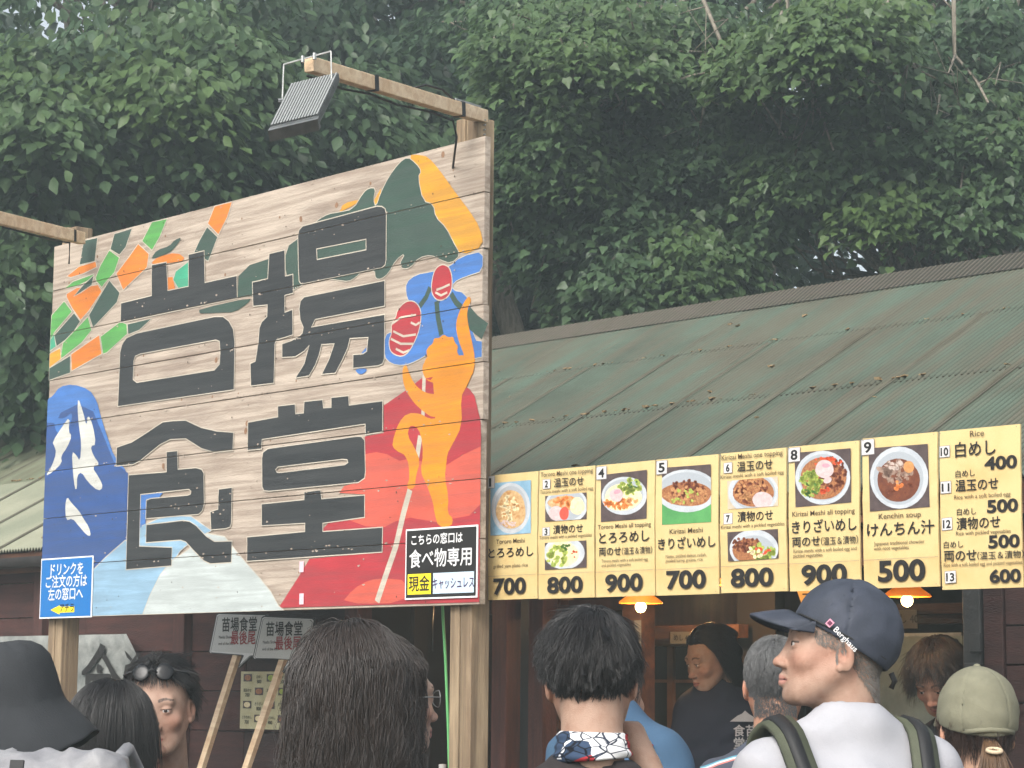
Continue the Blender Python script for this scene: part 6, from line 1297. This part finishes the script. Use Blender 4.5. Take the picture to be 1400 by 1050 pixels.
# fluorescent tube deep in the stall
c = at(600, 882, 10.6); t = thing('fluorescent_tube', 'thin white fluorescent tube inside the stall beside the billboard post', 'lamp', c, -.3)
MB().tube([(-.36, 0, 0), (.10, 0, 0)], .012, 10).obj('tube', mat('tube_glow', (.9, 1, .9), .3, emis=(.85, 1, .8), estr=1.3), t, True); MB().box(-.38, .12, -.015, .015, .014, .04).obj('fitting', M_STEEL, t)
MB().tube([(-.2, 0, .04), (-.2, 0, 2.385-float(c[2]))], .003, 5).obj('hanger', M_BLK, t)
# cabinet with glass doors
def Lc(x, y, d): s_, z_ = loc(x, y, d); return s_, z_
dC = 1.45; s0, s1 = Lc(872, 880, dC)[0], Lc(1010, 880, dC)[0]; z1 = Lc(900, 872, dC)[1]
t = thing_l('glass_cabinet', 'wooden cabinet with dark sliding glass doors behind the serving counter', 'cabinet', s0, dC, 0)
w = s1-s0; M_CAB = mat('cabinet_wood', rgb(118, 84, 58), .6, rgb(92, 64, 44), 8, .5, .1, 60); M_GL = mat('dark_glass', (.02, .024, .022), .08)
MB().box(0, w, .04, .4, .02, z1-.04).obj('carcass', M_DARK, t); MB().box(-.02, w+.02, -.01, .4, z1-.035, z1+.03).obj('top_rail', M_CAB, t)
for k in range(4): MB().box(k*w/3-.018, k*w/3+.018, -.004, .03, .05, z1-.04).obj('door_stile', M_CAB, t)
for k in range(3):
    MB().box(k*w/3+.02, (k+1)*w/3-.02, .012, .018, .06, z1-.04).obj('pane', M_GL, t)
    for z_ in (z1-.20, z1-.46, z1-.75): MB().box(k*w/3+.02, (k+1)*w/3-.02, .0, .010, z_, z_+.014).obj('glazing_bar', M_CAB, t)
# stack of paper bowls near the worker
c = at(938, 960, 9.2); t = thing('bowl_stack', 'tall stack of brown paper bowls behind the worker in navy', 'bowls', (c[0], c[1], 1.02))
for k in range(22): MB().lathe([(.038, k*.018), (.05, k*.018+.014), (.047, k*.018+.014)], 14).obj('paper_bowl', mat('paper_bowl', rgb(170, 124, 96), .8), t, True)
MB().box(-.14, .14, -.12, .12, -.06, -.001).obj('stand', M_CAB, t); MB().box(-.12, .12, -.1, .1, -1.0, -.062).obj('stand_body', M_DARK, t)
# grey sheet panel (cooker hood) on the right
dH = .9; a, z1 = Lc(1222, 866, dH); b, _ = Lc(1316, 866, dH); z0 = Lc(1300, 960, dH)[1]
t = thing_l('hood_panel', 'galvanised grey metal sheet panel behind the worker with bent head', 'metal panel', a, dH, z0-.3)
M_HOOD = mat('scuffed_grey_sheet', rgb(150, 158, 148), .45, rgb(104, 112, 104), 5, .6, .1, 40, metal=.35)
MB().box(-.35, b-a, 0, .02, 0, z1-z0+.3).obj('sheet', M_HOOD, t, bevel=.003); MB().box(-.35, b-a, -.006, .0, z1-z0+.288, z1-z0+.300).obj('lip', M_STEEL, t)
for z_ in (.265, .225): MB().lathe([(.0001, .006), (.011, .005), (.013, 0)], 12).obj('rivet', M_DSTEEL, t, True).matrix_local = Matrix.Translation((b-a-.03, -.002, z1-z0+z_)) @ Matrix.Rotation(PI/2, 4, 'X')
MB().box(-.33, -.29, -.01, .03, -(z0-.3)+.03, -.001).obj('leg', M_STEEL, t); MB().box(b-a-.05, b-a-.01, -.01, .03, -(z0-.3)+.03, -.001).obj('leg', M_STEEL, t)
# back-room beams and the black door
dd = .32; a, b = Lc(692, 900, dd)[0], Lc(724, 900, dd)[0]; t = thing_l('sliding_door', 'narrow black door with metal latch hardware beside the billboard post', 'door', a, dd, .03)
MB().box(0, b-a, 0, .03, 0, 2.05).obj('door_leaf', mat('door_black', rgb(22, 22, 24), .5), t, bevel=.003)
x_ = Lc(704, 900, dd)[0]-a
for (y0_, y1_, w_) in ((857, 876, .012), (874, 892, .038), (893, 918, .010), (935, 1035, .008)):
    za, zb = Lc(704, y1_, dd)[1]-.03, Lc(704, y0_, dd)[1]-.03; MB().box(x_-w_/2, x_+w_/2, -.008, -.001, za, zb).obj('latch', M_DSTEEL, t, bevel=.001)
for (x0, x1, y0, y1, d_, m_) in ((876, 1010, 856, 872, 1.2, M_BEAM), (1226, 1316, 826, 838, 1.1, M_BEAM), (1226, 1316, 842, 852, 1.15, M_BOARD), (560, 672, 826, 840, .7, M_BOARD), (672, 850, 824, 834, .35, M_BOARD2)):
    a, zt_ = Lc(x0, y0, d_); b, zb_ = Lc(x1, y1, d_); MB().box(a, b, d_, d_+.06, zb_, zt_).obj('beam', m_, bd)
a, b = Lc(1008, 880, 1.3)[0], Lc(1060, 880, 1.3)[0]; MB().box(a, b, 1.3, 1.36, .03, 2.38).obj('inner_wall', M_DARK, bd)
a, b = Lc(876, 830, 1.9)[0], Lc(1010, 830, 1.9)[0]; MB().box(a-.2, b+.4, 1.9, 1.94, .03, 2.38).obj('inner_wall', M_BOARD2, bd)
# hanging green hose
t = thing('green_hose', 'thin green hose hanging beside the billboard post', 'hose', at(612, 1045, 7.9))
pts = [Vector(at(x, y, 8.05)) for x, y in ((604.5, 822), (606, 850), (609, 900), (611, 950), (613, 1000), (614.5, 1060))]; pts.append(Vector((pts[-1].x, pts[-1].y, .01))); MB().tube([p-t.location for p in pts], .0052, 8).obj('hose', mat('green_rubber', rgb(96, 168, 104), .5), t, True)
t = thing('black_cord', 'thin black cord hanging in the dark serving window', 'cord', at(592, 890, 9.2)); MB().tube([Vector(at(x, y, 9.2))-t.location for x, y in ((594, 826), (592, 860), (591, 890))], .003, 6).obj('cord', M_BLK, t, True)
# bottle on the counter
c = l2w(Lc(605, 1040, .15)[0], .15, 0); zc = Lc(605, 1044, .15)[1]; t = thing('bottle', 'dark bottle with a white cap on the counter beside the billboard post', 'bottle', (c[0], c[1], zc-.235))
MB().lathe([(.0001, 0), (.032, 0), (.033, .01), (.033, .15), (.026, .175), (.014, .19), (.013, .205)], 16).obj('bottle_body', mat('bottle_dark', (.03, .02, .015), .15), t, True); MB().lathe([(.015, .205), (.0155, .232), (.0001, .234)], 14).obj('cap', M_PW, t, True)
MB().box(-.5, .3, -.1, .25, -.04, -.001).obj('shelf', M_BEAM, t) if False else None
CZ = zc-.235
# stenciled dark-on-grey banner on the left wall
dB = .04; s0, z0 = Lc(-30, 1000, dB); s1, _ = Lc(236, 900, dB); zt2 = Lc(120, 868, dB)[1]
t = thing_l('tarp_banner', 'weathered grey cloth banner with black brush-like characters on the stall wall', 'banner', s0, dB, z0-.12); w, h = s1-s0, zt2-z0+.12
M_TARP = mat('grey_tarp', rgb(146, 148, 144), .75, rgb(96, 100, 98), 9, .5, .4, 30)
V = []; Fc = []; nx, ny = 24, 10
for i in range(nx+1):
    for j in range(ny+1):
        x, z = w*i/nx, h*j/ny
        if i > nx*.80: z = min(z, h*(1-.9*((i/nx)-.80)/.20))
        V.append((x, .008*math.sin(i*1.7+j)+.004*math.sin(j*2.3)-.01, z))
for i in range(nx):
    for j in range(ny): a = i*(ny+1)+j; Fc.append((a, a+ny+1, a+ny+2, a+1))
o = meshobj('cloth', V, Fc, M_TARP, t, True); so_ = o.modifiers.new('th', 'SOLIDIFY'); so_.thickness = .003
def bq(P): 
    out = []
    for x, y in P: a_, z_ = Lc(x, y, dB-.026); out.append((a_-s0, z_-(z0-.12)))
    return out
KB = lambda P: bq([(x*.2143, 830+y*.2143) for x, y in P])
strk = [[(640,230),(672,250),(665,290),(640,320),(600,370),(550,430),(522,435),(522,410),(560,370),(600,310),(630,260)], [(655,300),(675,300),(700,350),(740,420),(775,460),(745,500),(720,460),(690,390),(650,320)], [(625,360),(650,375),(650,390),(635,400),(660,420),(620,420),(615,395)],
        [(545,425),(700,425),(712,440),(708,500),(590,505),(585,545),(600,560),(545,560)], [(795,275),(820,300),(845,330),(835,345),(810,320)], [(785,460),(800,370),(830,360),(870,300),(880,310),(850,380),(830,420),(810,460)], [(870,285),(895,300),(880,330)]]
flat('brush_character', [KB(p) for p in strk], -.027, M_INK, t); flat('brush_character', [KB([(580,470),(670,480),(665,500),(580,492)])], -.0275, M_TARP, t)
# speech-bubble queue signs leaning on the wall
def bubble(label, px, tail, stick, d_, txt2):
    P = [Lc(x, y, d_) for x, y in px]; cx = sum(p[0] for p in P)/4; zc_ = sum(p[1] for p in P)/4
    t = thing_l('queue_sign', label, 'sign', cx, d_, 0, 'speech bubble signs on sticks'); L2 = lambda x, y: (Lc(x, y, d_)[0]-cx, Lc(x, y, d_)[1])
    q = [L2(*p) for p in px]; ta = [L2(*p) for p in tail]
    def inset(q, e):
        mx_, mz = sum(p[0] for p in q)/len(q), sum(p[1] for p in q)/len(q); return [(mx_+(p[0]-mx_)*(1-e), mz+(p[1]-mz)*(1-e)) for p in q]
    out = chaikin(q[:2]+[q[2]]+[ta[0], ta[1], ta[2]]+[q[3]], 0)
    def rnd(q, r=.12):
        o = []
        n_ = len(q)
        for i in range(n_):
            a_, b_, c_ = q[i-1], q[i], q[(i+1) % n_]
            o += [(b_[0]+(a_[0]-b_[0])*r, b_[1]+(a_[1]-b_[1])*r), (b_[0]+(a_[0]-b_[0])*r*.3, b_[1]+(a_[1]-b_[1])*r*.3), (b_[0]+(c_[0]-b_[0])*r*.3, b_[1]+(c_[1]-b_[1])*r*.3), (b_[0]+(c_[0]-b_[0])*r, b_[1]+(c_[1]-b_[1])*r)]
        return o
    rp = rnd(out)
    V = [(x, 0, z) for x, z in rp]+[(x, .008, z) for x, z in rp]; n_ = len(rp); Fc = [tuple(range(n_)), tuple(reversed(range(n_, 2*n_)))]+[(i, n_+i, n_+(i+1) % n_, (i+1) % n_) for i in range(n_)]
    meshobj('board', V, Fc, mat('bubble_edge', rgb(54, 54, 54), .6), t)
    flat('printed_face', [rnd(inset(out, .035))], -.0012, mat('bubble_line_white', rgb(214, 214, 214), .25, coat=.5), t); 
    flat('printed_line', ribbon(rnd(inset(out, .075)), .0035), -.0018, mat('bubble_edge', (0, 0, 0)), t)
    flat('printed_field', [rnd(inset(q, .10))], -.0022, mat('bubble_grey', rgb(196, 196, 194), .22, coat=.6), t)
    w_ = q[1][0]-q[0][0]; h_ = q[0][1]-q[3][1]; mz = (q[0][1]+q[2][1])/2
    text('苗場食堂', w_*.175, M_INK, t, w_*.02, mz+h_*.10, -.003, 'lettering', bold=.02); text(txt2, w_*.165, mat('ink_red', rgb(150, 40, 44), .5), t, w_*.10, mz-h_*.22, -.003, 'lettering', bold=.02)
    text('Naeba Shokudo', w_*.05, M_INK, t, -w_*.22, mz-h_*.10, -.003, 'lettering'); text('end of the line', w_*.05, M_INK, t, -w_*.24, mz-h_*.26, -.003, 'lettering')
    a_, b_ = L2(*stick[0]), L2(*stick[1]); dirx = (b_[0]-a_[0])/(a_[1]-b_[1])
    MB().bar((a_[0], .02, a_[1]), (a_[0]+dirx*a_[1], -.25, .01), .034, .022, up=(0, 1, 0)).obj('stick', M_ARM, t)
bubble('left one of two grey speech bubble signs on wooden sticks', [(296, 838), (366, 840), (360, 897), (285, 893)], [(343, 898), (326, 914), (334, 897)], [(324, 880), (291, 1050)], -.05, '最後尾')
bubble('right one of two grey speech bubble signs on wooden sticks, overlapping the other', [(358, 842), (431, 845), (418, 906), (345, 901)], [(402, 903), (386, 921), (396, 902)], [(388, 885), (352, 1050)], -.10, '最後尾')
# printed menu poster on the wall
dP = .085; q = [(330, 918), (398, 920), (396, 1000), (326, 996)]; P = [Lc(x, y, dP) for x, y in q]; cx = sum(p[0] for p in P)/4; z0 = P[3][1]
t = thing_l('menu_poster', 'small sheet of miniature food menu cards pinned on the wall behind the sign sticks', 'poster', cx, dP, z0); w = P[1][0]-P[0][0]; h = P[0][1]-P[3][1]
MB().box(-w/2, w/2, .001, .004, 0, h).obj('sheet', mat('poster_cream', rgb(196, 192, 160), .5, rgb(180, 172, 130), 12), t)
for i in range(4):
    x0 = -w/2+w*(.06+.235*i)
    for j in range(4):
        z_ = h*(.06+.235*j)
        if (i+j) % 2: flat('photo_print', [[(x0, z_+h*.06), (x0+w*.17, z_+h*.06), (x0+w*.17, z_+h*.19), (x0, z_+h*.19)]], -.0006, F_TABLE, t); flat('food_print', [ell(x0+w*.085, z_+h*.125, w*.065, h*.05, 0, 12)], -.0012, (F_BEAN, F_CREAM, F_GR)[(i+j) % 3], t)
        else: text(('とろろめし', 'きりざい', '温玉のせ', '白めし')[j], w*.042, M_INK, t, x0+w*.085, z_+h*.12, -.001); text(('700', '800', '900', '500')[i], w*.06, M_INK, t, x0+w*.085, z_+h*.03, -.001)
# orange flag peeking above the cap
dF = -.09; q = [(1089, 806), (1140, 803), (1142, 830), (1098, 832)]; P = [Lc(x, y, dF) for x, y in q]; cx = sum(p[0] for p in P)/4
t = thing_l('orange_flyer', 'orange paper flyer with dark print hanging below the menu boards above the navy cap', 'flyer', cx, dF, P[3][1]); V = [(p[0]-cx, 0, p[1]-P[3][1]) for p in P]; V += [(x, .002, z) for x, y, z in V]
meshobj('paper', V, [(0, 3, 2, 1), (4, 5, 6, 7), (0, 1, 5, 4), (1, 2, 6, 5), (2, 3, 7, 6), (3, 0, 4, 7)], mat('flyer_orange', rgb(240, 160, 70), .6), t)
text('ニック汁', .03, M_INK, t, -.005, .045, -.0012, bold=.02); text('GARLIC SOUP', .012, M_INK, t, .0, .030, -.0012)
# white paper strip inside
t = thing_l('paper_strip', 'tall narrow grey paper notice on the post behind the black-haired person', 'notice', Lc(873, 880, .24)[0], .235, Lc(873, 936, .24)[1]); MB().box(-.018, .018, 0, .002, 0, Lc(873, 848, .24)[1]-Lc(873, 936, .24)[1]).obj('paper', mat('dull_paper', rgb(120, 116, 110), .7), t)

# shelves with jars and pots, pinned papers deep in the stall
for (xa, xb, y_, d_, lab_) in ((500, 660, 905, 2.6, 'dark wall shelf with jars deep in the stall left of the billboard post'), (1010, 1060, 880, 2.2, 'narrow dark shelf with pots deep in the stall behind the grey-haired person')):
    a, z_ = Lc(xa, y_, d_); b, _ = Lc(xb, y_, d_); t = thing_l('wall_shelf', lab_, 'shelf', a, d_, z_); MB().box(0, b-a, 0, .2, -.02, 0).obj('shelf_board', M_BEAM, t)
    for q_ in (.1, b-a-.1): MB().box(q_-.01, q_+.01, .02, .2, -.16, -.021).obj('shelf_bracket', M_DSTEEL, t)
    x_ = .12; k = 0
    while x_ < b-a-.1:
        r_ = random.uniform(.035, .06); h_ = random.uniform(.09, .2); kind = random.choice(('steel pot', 'glass jar', 'white tub')); j = thing_l('storage_jar', ('first', 'second', 'third', 'fourth', 'fifth', 'sixth', 'seventh', 'eighth', 'ninth', 'tenth', 'eleventh', 'twelfth', 'thirteenth', 'fourteenth', 'fifteenth')[min(k, 14)]+' container from the left, a '+kind+', on the '+('dark wall shelf' if xa == 500 else 'narrow pot shelf'), 'container', a+x_, d_+.1, z_+.001, 'containers on the '+('dark wall shelf' if xa == 500 else 'narrow shelf'))
        MB().lathe([(.0001, 0), (r_, 0), (r_, h_), (r_*.8, h_+.01), (.0001, h_+.012)], 14).obj('jar_body', {'steel pot': M_STEEL, 'glass jar': M_GL, 'white tub': M_PW}[kind], j, True); x_ += r_*2+random.uniform(.03, .12); k += 1
for (x_, y_, w_, h_, d_, lab_) in ((1240, 834, .10, .07, 1.09, 'small cream price slip pinned on the beam behind the right pendant lamp'), (935, 864, .16, .05, 1.19, 'thin cream paper slip pinned on the beam above the glass cabinet'), (1385, 900, .0, .0, 0, '')):
    if not w_: continue
    a, z_ = Lc(x_, y_, d_); t = thing_l('paper_slip', lab_, 'paper', a, d_, z_); MB().box(-w_/2, w_/2, -.002, 0, -h_, 0, .002).obj('paper', mat('dull_paper', rgb(150, 142, 124), .7), t); text('めし 400', h_*.6, M_INK, t, 0, -h_*.7, -.005)
# ================================================================== haze
HZ = bpy.data.materials.new('haze'); HZ.use_nodes = True; n_ = HZ.node_tree.nodes; n_.clear(); ou = n_.new('ShaderNodeOutputMaterial'); pv = n_.new('ShaderNodeVolumePrincipled'); HZ.node_tree.links.new(pv.outputs[0], ou.inputs['Volume'])
pv.inputs['Density'].default_value = .0084; pv.inputs['Color'].default_value = (.78, .93, .95, 1); pv.inputs['Anisotropy'].default_value = .2
hb = MB().box(-70, 70, -12, 100, -1.3, 17).obj('haze', HZ); hb['kind'] = 'stuff'
HZ.cycles.homogeneous_volume = True if hasattr(HZ.cycles, 'homogeneous_volume') else None
